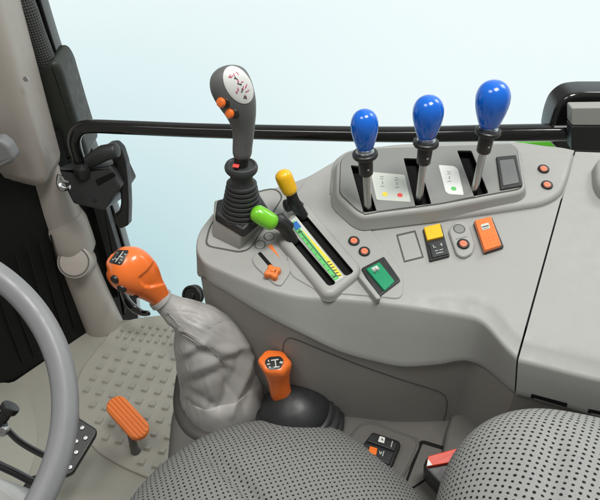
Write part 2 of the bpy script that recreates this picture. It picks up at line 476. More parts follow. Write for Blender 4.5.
# ================================================================== DOOR FRAME POST
t = empty('door_frame', (-.55, 1.5, 0), 'dark green black door frame post beside the beige pillar with braided sleeve on top', 'door frame')
yy = 1.5
mb = MB()
fr = Frame(PY(70, 120, yy), (1, 0, 0), (0, -1, 0))
mb.prism(fr, rnd(fr.poly([(35, 76), (38, 65), (48, 56), (60, 53), (67, 64), (80, 108), (93, 149), (70, 157), (62, 143)]), .014, 6), -.06, .045, .016, 5)
obj('hinge_cover', mb, G['frame'], t)
mb = MB()
mb.prism(fr, rnd(fr.poly([(-8, -25), (-3, 0), (24, 76), (46, 140), (60, 165), (72, 215), (90, 270), (100, 345), (139, 345), (134, 285), (116, 222), (94, 160), (70, 100), (50, 40), (30, -25)]), .004), -.06, -.015, .004)
obj('post', mb, G['gloss'], t)
mb = MB()
fr2 = Frame(PY(70, 120, yy - .02), (1, 0, 0), (0, -1, 0))
mb.prism(fr2, rnd(fr2.poly([(92, 200), (104, 200), (131, 292), (124, 315)]), .004), -.03, .004, .004)
obj('seal', mb, G['rubber'], t)
mb = MB()
pts = crom([PY(14, -40, 1.47), PY(20, -8, 1.47), PY(27, 12, 1.47), (PY(35, 35, 1.475)), PY(43, 56, 1.48), PY(47, 66, 1.485)], 6)
mb.tube(pts, [.026] * len(pts), 24, uv=True)
obj('braided_sleeve', mb, G['braid'], t)

# ================================================================== GRAB RAIL
mb = MB()
pts = crom([PY(81, 165, 1.36), PY(76, 150, 1.36), PY(74.5, 139, 1.36), PY(79, 130, 1.36), PY(90, 126.5, 1.36), PY(125, 127.5, 1.35), PY(200, 130.5, 1.33), PY(300, 133, 1.29),
            PY(400, 134.5, 1.25), PY(500, 133, 1.2), PY(590, 132, 1.16)], 8)
n = len(pts)
mb.tube(pts, [.0148 + .0035 * i / n for i in range(n)], 24, ref=(0, 1, 0))
rail = mb
t = empty('grab_rail', PY(300, 133, 1.29), 'long black grab rail running across the window behind the levers', 'rail')
obj('bar', mb, G['gloss'], t)
mb = MB()
g = [p + V((0, -.4, .6)).normalized() * (.0155) for p in pts[24:]]
mb.tube(g, .0045, 10)
obj('ridge', mb, G['gloss'], t)

# ================================================================== DOOR LATCH
t = empty('door_latch', PY(90, 205, 1.36), 'black door latch block with chrome bracket clamped on the left end of the rail', 'latch')
mb = MB()
fr = Frame(PY(90, 180, 1.33), (1, 0, .0), (-.25, -1, .25))
mb.prism(fr, rnd(fr.poly([(58, 168), (76, 171), (110, 166), (120, 187), (104, 211), (73, 204), (66, 190)]), .006), -.085, 0, .006, 4)
obj('body', mb, G['latch'], t)
mb = MB()
mb.lathe(PY(83, 167, 1.345), (.05, -.1, 1), [(.024, -.02), (.024, .0), (.021, .005), (.0165, .006)], 24)
obj('clamp_collar', mb, G['black'], t)
mb = MB()
mb.tube([PY(90, 161, 1.345), PY(104, 153, 1.335), PY(116, 150, 1.33)], [.017, .0195, .0175], 20, round_end=.35)
obj('clamp', mb, G['latch'], t)
mb = MB()
fh = Frame(PY(118, 185, 1.335), (1, 0, 0), (-.15, -1, .2))
mb.prism(fh, rnd(fh.poly([(103, 149), (107, 144), (115, 143), (121, 149), (125.5, 163), (127.5, 182), (128.5, 205), (128, 226), (120, 229.5), (112.5, 222), (113.5, 215), (118.5, 212), (120.5, 203), (119.5, 190), (116, 172), (110, 156)]), .006, 5), -.025, 0, .006, 4)
obj('handle', mb, G['black'], t)
mb = MB()
mb.prism(fr, rnd(fr.poly([(95, 180), (113, 172), (116, 176), (98, 186)], .001), .004), .0, .0015, .001)
obj('slot', mb, G['blackm'], t)
mb = MB()
mb.tube(crom([PY(59.5, 175, 1.315), PY(58.5, 182, 1.31), PY(61, 188, 1.30), PY(66, 189, 1.295), PY(70, 187, 1.29)], 5), .006, 10, flat=.35)
mb.tube(crom([PY(61, 177, 1.30), PY(64, 181.5, 1.30), PY(69, 183, 1.295)], 4), .0045, 10, flat=.5)
obj('bracket', mb, G['chrome'], t)
for q in ((80, 180), (95, 200)):
    mb = MB(); mb.lathe(fr.hit(*q, 0), fr.n, [(.005, 0), (.0045, .002), (.001, .0022)], 14); obj('screw', mb, G['rubber'], t)
# lower hook
mb = MB()
h = crom([PY(122, 290, 1.40), PY(128, 302, 1.36), PY(135, 309, 1.34), PY(143, 313, 1.33), PY(148, 313, 1.32)], 5)
mb.tube(h, [.012, .013, .014, .015, .015, .016, .016, .016, .016, .016, .016, .015, .014, .013, .012, .012, .011, .01, .01, .009, .009][:len(h)], 12, flat=.7, round_end=.7)
obj('door_hook', mb, G['gloss'], label='black curved hook at the foot of the door post behind the orange gear knob', cat='hook')
# black roller stop
t = empty('door_stop', PY(188, 312, 1.2), 'small round black stop on a stalk beside the grey gaiter', 'door stop')
mb = MB(); q = PY(190, 296, 1.2)
ax = V((-.30, -.72, .5)).normalized()
mb.lathe(q - ax * .03, ax, [(.012, -.01), (.025, 0), (.0265, .003), (.0265, .008), (.0255, .010), (.021, .011), (.0205, .0155), (.025, .0165), (.0265, .0185), (.0265, .024), (.024, .027), (.021, .0265), (.0195, .022), (.011, .022), (.0105, .029), (.009, .031), (.001, .031)], 32)
obj('roller', mb, G['black'], t)
mb = MB(); mb.tube([PY(190, 300, 1.215), PY(188, 318, 1.22), PY(189, 345, 1.23)], [.014, .015, .018], 12); obj('stalk', mb, G['black'], t)

# ================================================================== CONSOLE
ENT = [  # top edge pixel, lower edge pixel, forward offset
    ((516.5, 358), (514.5, 393), .004), ((512, 354), (510, 390), .004), ((503, 345), (501, 382), .004), ((488, 327.5), (485, 369), .005), ((478, 320), (475, 364), .006), ((466, 316.5), (462, 361.5), .009), ((443, 312.5), (438, 365), .015),
    ((404, 306), (404, 367), .022), ((370, 302), (376, 362), .023), ((333, 299), (340, 352), .021), ((300, 297), (304, 335), .018),
    ((270, 290), (275, 321), .014), ((246, 281), (250, 307), .011), ((222, 271), (226, 292), .008), ((206, 263.5), (210, 283), .006), ((199, 256), (204, 277), .004)]
BACK = [(196, 246), (198.5, 233), (206, 221), (218, 208), (240, 197), (275, 187), (305, 177), (330, 163), (352, 151), (400, 144), (480, 141), (550, 145.5), (574.5, 149.5)]
def smo(x): x = max(0, min(1, x)); return x * x * (3 - 2 * x)
def chf(x): return .0005 + .0075 * smo((x - 390) / 95)     # drop of the chamfered front band
def build_skirt(ENT, BACK, fil, name_top, parent, tuck=.013, zlow=.46, seam_side=True):
    C3 = []; D3 = []
    for c, d, o in ENT:
        q = TOP.hit(c[0], c[1], -chf(c[0])); C3.append(q); D3.append(PY(*d, q.y - o))
    for b in BACK:
        q = TOP.hit(*b); C3.append(q); D3.append(q + V((0, .004, -.06)))
    return C3, D3
C3, D3 = build_skirt(ENT, BACK, None, None, None)
nb = len(BACK); nf = len(ENT)
C3[nf] = C3[nf]; D3[nf] = C3[nf] + V((-.003, -.002, -.055)); D3[nf + 1] = C3[nf + 1] + V((-.004, 0, -.055))
CC = crom(C3, 7); DD = crom(D3, 7)
NN = len(CC)
# plan normals pointing outwards (order runs clockwise seen from above: front right -> left -> back)
def plan_in(P, i):
    a = P[max(i - 1, 0)]; b = P[min(i + 1, len(P) - 1)]
    d = (b - a); d.z = 0; d.normalize()
    return V((d.y, -d.x, 0))
IN = [plan_in(CC, i) for i in range(NN)]
cen = V((.2, .8, 0))
for i in range(NN):
    if IN[i].dot(cen - V((CC[i].x, CC[i].y, 0))) < 0 and i < nf * 7: IN[i] = -IN[i]
def smooth_in(I, k=6):
    o = []
    for i in range(len(I)):
        s = V((0, 0, 0))
        for j in range(-k, k + 1): s += I[min(max(i + j, 0), len(I) - 1)]
        o.append(s.normalized())
    return o
IN = smooth_in(IN, 3)
SEAM = (C3[-1] - C3[0]); SEAM.z = 0; SEAM.normalize()
for i in range(NN):
    if i < 40: IN[i] = SEAM.lerp(IN[i], (i / 40) ** 2).normalized()
    if i > NN - 8: IN[i] = (-SEAM).lerp(IN[i], ((NN - 1 - i) / 8)).normalized()
def onplane(p): return V((p.x, p.y, TOP.o.z + SL * (p.y - TOP.o.y)))
def rings_for(CC, DD, IN, fr_of, lip=True):
    R = []
    cols = []
    for i in range(len(CC)):
        c, d, n = CC[i], DD[i], IN[i]
        r, ch = fr_of(i)
        a0 = onplane(c + n * ch); a1 = onplane(c + n * ch * .55) * .5 + (a0.lerp(c, .45)) * .5
        fd = (d - c); L = fd.length; b = c + fd * (min(r, L * .45) / L)
        tc_ = (a0 - c); a = c + tc_ * min(.4, r / tc_.length)
        col = [onplane(c + n * (ch + .008)), onplane(c + n * (ch + .003)), a1.lerp(a0, .3), a0.lerp(c, .38)]
        for k in range(6):
            t_ = k / 5
            col.append(a * (1 - t_) ** 2 + c * 2 * t_ * (1 - t_) + b * t_ * t_)
        # fascia, then a small lip step, then the rounded lower edge
        e = c + fd * (1 - min(.4, .011 / L)); col.append(b * .5 + e * .5); col.append(e)
        out = -n
        lp = .0002
        col.append(d + out * lp + (c - d) * (.003 / L))
        col.append(d + out * (lp - .001)); col.append(d + n * .002 + V((0, 0, -.001))); col.append(d + n * .014 + V((0, 0, -.0005)))
        cols.append(col)
    return [[cols[i][k] for i in range(len(CC))] for k in range(len(cols[0]))], cols
def fr_of(i):
    x = CC[i].x
    return (.006, .009 + .026 * smo((x - .11) / .12)) if i < nf * 7 else (.006, .009)
rings, cols = rings_for(CC, DD, IN, fr_of)
console = empty('side_console', TOP.hit(380, 250), 'large light grey control console below the window carrying switches and lever slots', 'console')
mb = MB(); n = NN
mb.loft(rings[::-1], False, True, closed=True)
# close the underside a little below
obj('top_shell', mb, G['console'], console, ang=38)
SHELL = mb
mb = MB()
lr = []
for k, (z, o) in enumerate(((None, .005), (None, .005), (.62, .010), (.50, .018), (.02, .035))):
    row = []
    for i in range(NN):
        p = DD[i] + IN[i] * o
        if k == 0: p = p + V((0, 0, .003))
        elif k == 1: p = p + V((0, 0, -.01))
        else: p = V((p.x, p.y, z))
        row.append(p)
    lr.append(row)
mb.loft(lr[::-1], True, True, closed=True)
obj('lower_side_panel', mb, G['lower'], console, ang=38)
LOW = mb.bvh()
mb = MB()
acc = crom([V((x, y, 0)) for x, y in ((283, 352), (284, 343), (289, 338), (298, 340), (325, 351), (360, 365), (400, 379), (432, 389), (443, 394), (447, 402), (446, 412), (441, 428), (437, 440))], 5)
stroke(LOW, [(p.x, p.y) for p in acc], .75, .0008, mb)
obj('access_panel_groove', mb, G['groove'], console)

# raised pad on the left part of the top
def slab(name, fr, px, h0, h1, bev, m, parent, r=.004, seg=3, draft=0, hh=None, **k):
    bev = min(bev, .55 * r)
    mb = MB(); mb.prism(fr, rnd(fr.poly(px, h1 if hh is None else hh), r), h0, h1, bev, seg, draft=draft, **k)
    return obj(name, mb, m, parent), mb
slab('raised_pad', TOP, [(305, 180), (345, 203), (371, 229), (398, 263), (404, 277), (402.5, 299), (372, 296), (340, 293.5), (320, 292), (290, 275), (280, 215)], -.002, .0022, .0022, G['console'], console, r=.012, seg=3, draft=.002)
# joystick base plate
o, _ = slab('plate_groove', TOP, [(204, 246), (209, 226), (226, 203), (262, 189.5), (276, 187.5), (284, 196), (250, 249.5), (240, 253)], -.001, .0005, .0003, G['groove'], console, r=.012, seg=1)
slab('joystick_plate', TOP, [(206, 245), (210.5, 226), (227, 204), (262, 191), (275, 189), (282, 196.5), (249.5, 248), (239.5, 251)], -.001, .0016, .001, G['console'], console, r=.011)

# pod with three slots
PODH = .026
o, _ = slab('pod_base', TOP, [(329, 196), (333, 160), (346, 148.5), (400, 142), (515, 139.5), (560, 146), (576, 150), (569, 178), (562, 194), (545, 203), (505, 209), (430, 220), (363, 227.5)], -.002, .010, .009, G['console'], console, r=.022, seg=5, draft=.004)
PF = up(.0)
pod_out = [(336.5, 160), (347, 150), (380, 146), (514, 141.5), (521, 148), (527, 188), (521, 193), (440, 209), (363, 218), (355, 214), (335, 196)]
slots = [[(350.5, 165), (363, 166.5), (377, 212), (364, 214.3)], [(403.5, 158), (418, 158.5), (431.5, 204), (415.5, 207)], [(457, 150.5), (471.5, 150.5), (488.5, 193), (474.5, 197.5)]]
mb = MB()
hol = [rnd(TOP.poly(s_, PODH + .002), .003, 3) for s_ in slots]
mb.prism(TOP, rnd(TOP.poly(pod_out, PODH), .014), .004, PODH, .007, 5, draft=.006, holes=hol, hd=.0106)
obj('lever_pod', mb, [G['console'], G['blackm']], console)
face = [(340, 161), (349, 152), (380, 148.5), (512, 144), (517.5, 149), (523, 186), (519, 190), (440, 204.5), (364, 214.5), (357, 211), (339, 194)]
mb = MB(); fo = inset(ccw(rnd(TOP.poly(face, PODH), .010)), 0); fi = inset(fo, .0016)
mb.loft([[TOP.p(x, y, PODH - .001) for x, y in fo], [TOP.p(x, y, PODH + .0004) for x, y in fo], [TOP.p(x, y, PODH + .0004) for x, y in fi]], False, False)
obj('face_groove', mb, G['groove'], console)
mb = MB()
f2 = inset(ccw(rnd(TOP.poly(face, PODH), .010)), .0011)
hol = [rnd(TOP.poly(s_, PODH + .002), .003, 3) for s_ in slots]
mb.prism(TOP, f2, PODH + .0002, PODH + .002, .0008, 2, holes=hol, hd=.0112, hm=1, bottom=False)
obj('pod_face', mb, [G['face'], G['blackm']], console)
P2 = up(PODH + .002)
# rocker on the pod
o, _ = slab('rocker_switch', P2, [(496, 156.5), (516.5, 154.5), (523, 185.5), (500.5, 189.5)], -.001, .003, .002, G['black'], console, r=.003)
slab('rocker', P2, [(499, 160), (514, 158.5), (519.5, 182.5), (503, 185.5)], .002, .0045, .0015, G['grip'], o, r=.003)

def glyph(mb, fr, cx, cy, s, h, m=0, kind=0):
    """small printed line groups like those on the stickers"""
    if kind == 0:
        for y, w in ((-5.2, 3.6), (-3.0, 3.2)):
            for k in range(3):
                x0 = cx - w * s / 2 + k * w * s / 3; strip([(x0, cy + y * s + random.uniform(-.3, .3)), (x0 + w * s / 4, cy + y * s + random.uniform(-.5, .3))], .0009, fr, h, mb, m)
        strip([(cx + .2 * s, cy - .6 * s), (cx + .8 * s, cy + .6 * s), (cx + .4 * s, cy + 2 * s)], .0011, fr, h, mb, m)
        strip([(cx - 1.6 * s, cy + 4.5 * s), (cx + 2.4 * s, cy + 4 * s)], .0009, fr, h, mb, m)
def disc(fr, cx, cy, r, h0, h1, bev, seg=2, n=28):
    a = fr.px(cx, cy, h1)
    mb = MB(); mb.prism(fr, ell(a[0], a[1], r, r, 0, n), h0, h1, bev, seg); return mb
def sticker(px, m, dots, gl):
    st, _ = slab('lever_sticker', P2, px, -.0005, .0006, .0003, m, console, r=.003, seg=1)
    mb = MB()
    for x, y in gl: glyph(mb, P2, x, y, 1, .0009)
    obj('printed_marks', mb, G['ink2'], st)
    for x, y, mm in dots: obj('coloured_dot', disc(P2, x, y, .0042, .0004, .0009, .0002, 1), mm, st)
sticker([(370.5, 171.8), (404.5, 174.6), (411, 202), (376.5, 199.8)], G['pale'], [(385, 194, G['ydot']), (400, 195, G['reddot'])], [(382, 182), (396.5, 183)])
sticker([(438.5, 164.8), (454, 166), (458, 169), (464, 195), (449, 194), (445.5, 191.5)], G['white'], [(453.7, 188.5, G['sgreen'])], [(449, 177)])

# round push buttons
def button(px, py, r, fr=TOP, parent=console, h=0):
    b = obj('push_button', disc(fr, px, py, r, h - .001, h + .0035, .0018, 3), G['black'], parent)
    obj('button_cap', disc(fr, px, py, r * .62, h + .002, h + .0052, .0014, 3), G['salmon'], b)
    mb = MB(); glyph_h = h + .0056
    strip([(px - 1.3, py - .4), (px + 1.2, py + .5)], .0006, fr, glyph_h, mb); obj('printed_marks', mb, G['reddot'], b)
for x, y in ((354, 240), (364.5, 250.5)): button(x, y, .0085, h=.0022)
for x, y in ((544, 168), (547.5, 184)): button(x, y, .0092, h=.010)
for x, y in ((269, 236), (260, 244.5)):
    b = obj('blank_plug', disc(TOP, x, y, .0082, -.001, .0009, .0003, 1), G['groove'], console)
    obj('plug_cap', disc(TOP, x, y, .0072, 0, .0022, .0012, 3), G['console'], b)
# blank square
b, _ = slab('blank_switch_cover', TOP, [(396, 234.6), (415.5, 230), (424, 257.5), (404, 262.5)], -.001, .0005, .0003, G['groove'], console, r=.0015, seg=1)
slab('cover', TOP, [(398, 236), (414.3, 232.2), (422, 256.3), (405, 260.5)], 0, .0009, .0005, G['console'], b, r=.0012)
# black switch with yellow flap
b, _ = slab('switch', TOP, [(423, 228.5), (441, 224), (450, 255.5), (430, 260.5)], -.001, .005, .002, G['black'], console, r=.002)
slab('yellow_flap', TOP, [(424, 227), (440, 223), (443.5, 236), (427.5, 239.8)], .004, .009, .002, G['yellow'], b, r=.002)
slab('flap_dent', TOP, [(430, 229.5), (437, 228), (436, 234), (433, 235)], .0085, .0093, .0004, G['yellow'], b, r=.003, seg=1)
slab('switch_key', TOP, [(428.5, 243), (444.5, 239), (449, 253.5), (432.5, 257.5)], .004, .007, .0015, G['rubber'], b, r=.0015)
mb = MB()
for pts in ([(433, 245), (434, 247.5), (436, 247)], [(441, 243), (442, 246)], [(440, 244.5), (442.5, 244)], [(435, 251), (438, 250.2)], [(439.5, 250), (443, 249)], [(436, 253.5), (443, 251.8)]): strip(pts, .0009, TOP, .0073, mb)
obj('printed_marks', mb, G['pale'], b)
# rounded module
b, _ = slab('button_module', TOP, [(448.5, 230), (454, 221.5), (463, 219.5), (469, 223.5), (475, 244), (473, 253), (464, 257.5), (456.5, 254)], -.001, .006, .003, G['console'], console, r=.006, seg=4)
x = obj('blank_plug', disc(TOP, 459.2, 228.6, .0092, .005, .0063, .0003, 1), G['groove'], b)
obj('plug_cap', disc(TOP, 459.2, 228.6, .008, .005, .0078, .0014, 3), G['face'], b)
mb = MB(); strip([(456, 239), (467, 236.5)], .0012, TOP, .0064, mb); obj('printed_marks', mb, G['ink2'], b)
button(463.6, 243, .0092, h=.006, parent=b)
# orange switch
b, _ = slab('hazard_switch', TOP, [(474, 221.5), (492, 217), (504, 246.5), (485.5, 252.5)], -.001, .006, .002, G['black'], console, r=.0015)
slab('orange_key', TOP, [(475, 220.2), (491, 216.2), (501.5, 244.8), (485, 250.2)], .005, .012, .002, G['orange'], b, r=.0015)
slab('lens', TOP, [(480.5, 224.5), (488.5, 222.3), (490.3, 228), (482.5, 230.3)], .0115, .0128, .0005, G['pale'], b, r=.002)
mb = MB()
strip([(482.5, 227), (488.5, 225.4)], .0017, TOP, .0132, mb); strip([(483, 228.9), (488.8, 227.4)], .0006, TOP, .0132, mb)
obj('printed_marks', mb, G['ink'], b)
mb = MB()
for r in range(3):
    for c in range(4):
        a = TOP.px(485.5 + c * 3.6 + r * 1.2, 238.5 - c * 1.1 + r * 3.4, .012)
        mb.prism(TOP, ell(a[0], a[1], .0013, .0013, 0, 8), .0115, .0126, .0005, 1)
obj('grip_dots', mb, G['orange'], b)
# green rocker with raised cheek
b, _ = slab('green_rocker_switch', TOP, [(361, 268), (384, 256), (401, 280), (378.5, 297)], .0, .0055, .002, G['black'], console, r=.003, seg=2)
k, _ = slab('green_key', TOP, [(366, 268.5), (379.5, 261.5), (395, 281), (384.5, 290.5)], .005, .009, .002, G['dgreen'], b, r=.0025)
mb = MB()
strip([(373.3, 269.7), (377.7, 267.4)], .0075, TOP, .0092, mb, 0)
for p in ([(373, 269), (376, 273)], [(374.5, 271), (379, 268.5)], [(375, 268), (378, 272)], [(373, 272), (375, 273.5)]): strip(p, .0008, TOP, .0095, mb, 1)
obj('printed_marks', mb, [G['pale'], G['ink']], k)
slab('cheek', TOP, [(358, 275.5), (361.5, 271.5), (381.5, 297.5), (377, 299.5)], .0, .012, .004, G['console'], b, r=.004)
# twin lever gate
FRH = .012
g1 = [(284, 233), (291.5, 230.5), (336.5, 283.5), (328.5, 286.5)]
g2 = [(294, 214), (302, 210), (354.5, 272), (345.5, 276.5)]
mb = MB()
mb.prism(TOP, rnd(TOP.poly([(278, 240), (279, 231), (288, 215), (300, 203), (308, 203), (361, 264), (360, 274), (334, 295), (324, 295)], FRH), .014, 6), -.002, FRH, .009, 5, holes=[rnd(TOP.poly(g, FRH), .0055, 5) for g in (g1, g2)], hd=.0032, hm=1, draft=.002)
gate = obj('lever_gate', mb, [G['console'], G['blackm']], console)
gs, _ = slab('scale_strip', TOP, [(288.5, 222), (296, 216), (344, 277), (335.5, 282)], FRH - .001, FRH + .0006, .0003, G['pale'], gate, r=.001, seg=1)
def onstrip(u, v):      # u across 0..1, v along 0..1
    a = V((288.5, 222)).lerp(V((335.5, 282)), v); b = V((296, 216)).lerp(V((344, 277)), v)
    c = a.lerp(b, u); return (c.x, c.y)
def sp(u0, v0, u1, v1, m, nm, h=.0009):
    mb = MB(); q = [TOP.px(*onstrip(u, v), FRH + h) for u, v in ((u0, v0), (u1, v0), (u1, v1), (u0, v1))]
    mb.add([TOP.p(a, b, FRH + h) for a, b in q], [(0, 1, 2, 3) if area(q) > 0 else (3, 2, 1, 0)]); return obj(nm, mb, m, gs)
sp(.02, .03, .56, .98, G['sgreen'], 'green_band')
mb = MB()
def tri(pts, h=.0009):
    q = [TOP.px(*onstrip(u, v), FRH + h) for u, v in pts]; q = ccw(q)
    mb.add([TOP.p(a, b, FRH + h) for a, b in q], [tuple(range(len(q)))])
tri([(.6, .2), (.66, .2), (.97, .7), (.97, .97), (.6, .97)])
obj('yellow_wedge', mb, G['ydot'], gs)
sp(.1, .05, .75, .15, G['bluedot'], 'blue_square', .0012)
mb = MB()
for k in range(9):
    strip([onstrip(.06, .2 + k * .088), onstrip(.26, .2 + k * .088)], .0008, TOP, FRH + .0012, mb)
strip([onstrip(.35, .16), onstrip(.5, .95)], .0012, TOP, FRH + .0012, mb)
strip([onstrip(.1, .18), onstrip(.48, .2)], .0016, TOP, FRH + .0012, mb)
for k in range(6):
    v = .72 + k * .045; strip([onstrip(.6, v), onstrip(.86, v + .012)], .0015, TOP, FRH + .0013, mb)
strip([onstrip(.1, .93), onstrip(.4, .93)], .002, TOP, FRH + .0013, mb)
obj('printed_marks', mb, G['ink'], gs)
# slider plate
b, _ = slab('slider_plate', TOP, [(251, 258), (256, 252.5), (264, 250.5), (269, 243.5), (275, 243.5), (290, 262), (291, 272), (281, 286), (274, 284), (254, 265)], -.001, .0028, .0024, G['console'], console, r=.009, seg=4)
mb = MB(); mb.prism(TOP, rnd(TOP.poly([(257.5, 253.5), (260.5, 251.5), (276, 269), (273, 271.5)], .003), .0014), .002, .0031, .0002, 1); obj('slider_slot', mb, G['blackm'], b)
mb = MB(); q = ccw(TOP.poly([(267.5, 246), (271.5, 244), (280.5, 258.5)], .003)); mb.prism(TOP, q, .002, .0032, .0002, 1); obj('orange_wedge', mb, G['orangem'], b)
mb = MB()
a = TOP.px(272.5, 270.5, .012); rot = math.radians(35)
pp = []
for k in range(32):
    th = 2 * PI * k / 32; r_ = .0105 + .0022 * math.cos(4 * th + .8); pp.append((a[0] + r_ * math.cos(th + rot), a[1] + r_ * math.sin(th + rot)))
mb.prism(TOP, pp, .003, .013, .004, 4); mb.prism(TOP, ell(a[0], a[1], .0035, .0035), .0122, .0148, .0015, 3)
obj('slider_knob', mb, G['orangem'], b)

# ================================================================== REAR SIDE PANEL (right of the seam)
ENT2 = [((518.1, 360.5), (515.8, 395), .004), ((545, 367), (543, 402), .004), ((572, 374), (570, 409.5), .004), ((600, 380.5), (600, 417.5), .004), ((660, 392), (664, 430), .004)]
BK2 = [(655, 152), (620, 152.5), (575.7, 151)]
CFRONT = C3[0].copy()
C3 = []; D3 = []
for c, d, o in ENT2:
    q = TOP.hit(c[0], c[1], -.008); C3.append(q); D3.append(PY(*d, q.y - o))
Cf = crom(C3, 5); Df = crom(D3, 5)
for bpx in BK2:
    q = TOP.hit(*bpx); Cf.append(q); Df.append(q + V((0, .003, -.06)))
m2 = len(Cf); INr = []
SEAM2 = Cf[-1] - Cf[0]; SEAM2.z = 0; SEAM2.normalize()
for i in range(m2): INr.append(SEAM2 if i < m2 - 3 else -SEAM2)
def rfo(i): return (.005, .034) if i < m2 - 3 else (.004, .008)
R2, _ = rings_for(Cf, Df, INr, rfo)
rp = empty('rear_side_panel', TOP.hit(590, 300), 'plain light grey side panel right of the dark seam beside the backrest', 'panel')
mb = MB()
sa, sb_ = TOP.px(575, 150), TOP.px(525, 325)
dx, dy = V((sb_[0] - sa[0], sb_[1] - sa[1])).normalized()
mb.prism(TOP, ccw([(sa[0] - .012, sa[1] + .002), (sa[0] + .014, sa[1] + .002), (sb_[0] + .014, sb_[1]), (sb_[0] - .012, sb_[1])]), -.03, -.0035, .001, 1)
obj('seam_dark_strip', mb, G['blackm'], rp)  # black strip added below the seam so the open gap stays dark
mb = MB(); mb.loft(R2, True, True); 
obj('shell', mb, G['console'], rp, ang=38); RB = mb.bvh()
mb = MB()
lr = []
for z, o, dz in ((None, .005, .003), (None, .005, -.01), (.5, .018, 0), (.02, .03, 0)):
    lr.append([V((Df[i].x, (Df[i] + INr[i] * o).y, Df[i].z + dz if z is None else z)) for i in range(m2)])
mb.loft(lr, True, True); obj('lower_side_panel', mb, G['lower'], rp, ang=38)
for q in ([(531, 395.5), (567, 405)], [(588, 410.5), (625, 418)]):
    mb = MB(); stroke(RB, q, 4.2, .0006, mb, 0); so = obj('slot_opening', mb, G['blackm'], rp); mb = MB()
    stroke(RB, [(q[0][0] + 3, q[0][1] + 2.3), (q[1][0], q[1][1] + 2.4)], 1.2, .0012, mb, 0); obj('slot_edge', mb, G['face'], so)
mb = MB(); mb.prism(TOP, rnd(TOP.poly([(596, 160), (606, 154), (650, 154), (650, 196), (604, 192), (597, 180)], .02), .012), -.001, .022, .009, 4)
obj('bulge', mb, G['console'], rp)

# ================================================================== REAR RAIL MOUNT
t = empty('rail_mount', PY(585, 150, 1.12), 'black rail mount with grey cover at the right end of the grab rail', 'mount')
fr = Frame(PY(585, 130, 1.17), (1, 0, 0), (0, -1, 0))
mb = MB(); mb.prism(fr, rnd(fr.poly([(549, 140), (552, 122), (558, 106), (570, 96), (585, 94), (660, 94), (660, 165), (575, 160), (556, 150)]), .02, 6), -.06, -.005, .01, 4)
obj('gasket', mb, G['gloss'], t)
fr = Frame(PY(585, 130, 1.12), (1, 0, 0), (0, -1, 0))
mb = MB(); mb.prism(fr, rnd(fr.poly([(571.5, 108), (660, 107), (660, 126), (571.5, 125.5)]), .004), -.025, .0, .002)
obj('grey_cover', mb, G['console'], t)
mb = MB(); mb.prism(fr, rnd(fr.poly([(571, 125.8), (660, 126.3), (660, 152), (571, 150)]), .004), -.025, .003, .002)
obj('socket', mb, G['black'], t)
mb = MB()
fr = Frame(PY(535, 144, 1.35), (1, 0, 0), (0, -1, .6))
mb.prism(fr, rnd(fr.poly([(505, 152), (512, 144), (524, 140), (570, 138), (570, 165), (505, 165)]), .01), -.05, 0, .008)
obj('fender', mb, G['fender'], label='sliver of bright green fender outside behind the console', cat='fender')

# ================================================================== LEVERS
def marks_on(bvh, name, strokes, w, mats, parent, lift=.0012):
    mb = MB()
    for pts, k in strokes: stroke(bvh, pts, w, lift, mb, k, 3)
    return obj(name, mb, mats, parent)
# joystick
y0 = TOP.hit(241, 214, .03).y
js = empty('joystick', PY(241, 216, y0), 'tall dark grey joystick with white decal and two orange buttons', 'joystick')
# pedestal on the plate
PD = up(0)
mb = MB()
lo_ = TOP.poly([(212.5, 240), (213, 206), (256, 190), (272, 210), (241, 250.5)], .001)
mb2 = MB()
hi_px = [(213.5, 215), (214.5, 200), (258, 190), (269, 211), (242, 233)]
hh = [.034, .034, .022, .022, .034]
lo3 = [TOP.p(a, b, 0) for a, b in TOP.poly([(212.5, 238), (213.5, 216), (257, 199), (270, 216), (240, 250.5)], 0)]
hi3 = [TOP.hit(x, y, h) for (x, y), h in zip(hi_px, hh)]
def densify(P, k=6):
    o = []
    for i in range(len(P)):
        for j in range(k): o.append(P[i].lerp(P[(i + 1) % len(P)], j / k))
    return o
mb.loft([lo3, hi3], True, True)
bm = bmesh.new(); vv = [bm.verts.new(v) for v in mb.v]
for f in mb.f: bm.faces.new([vv[i] for i in f])
bmesh.ops.recalc_face_normals(bm, faces=bm.faces)
bmesh.ops.bevel(bm, geom=list(bm.edges), offset=.003, segments=3, affect='EDGES', profile=.5)
mb = MB(); bm.verts.index_update(); mb.add([v.co.copy() for v in bm.verts], [[v.index for v in f.verts] for f in bm.faces]); bm.free()
obj('joystick_pedestal', mb, G['console'], console)
JB = up(.034)
mb = MB(); mb.prism(JB, rnd(JB.poly([(215, 214), (217, 200), (257, 190), (269, 209), (243, 231)], .006), .004), -.006, .007, .004, 3, draft=.002)
obj('boot_base', mb, G['rubber'], js)
mb = MB()
b0 = PY(242, 215, y0); b1 = PY(241.5, 172, y0); axj = (b1 - b0).normalized(); Lb = (b1 - b0).length
prof = [(.030, -.004), (.031, 0)]
for k in range(8):
    r0 = .031 - .0115 * (k / 8) ** .9; h = Lb * (.04 + .76 * k / 8)
    prof += [(r0 + .0012, h), (r0 + .0010, h + Lb * .045), (r0 - .0025, h + Lb * .055), (r0 - .0028, h + Lb * .085)]
prof += [(.0165, Lb * .84), (.0155, Lb * .97), (.016, Lb)]
mb.lathe(b0, axj, prof, 40)
obj('bellows', mb, G['bellows'], js)
mb = MB()
c0 = PY(241.3, 171, y0)
mb.lathe(c0, axj, [(.0165, -.004), (.0215, 0), (.0232, .003), (.0235, .007), (.022, .0105), (.0195, .0115), (.018, .0095), (.0165, .009), (.001, .009)], 40)
obj('collar', mb, G['bellows'], js)
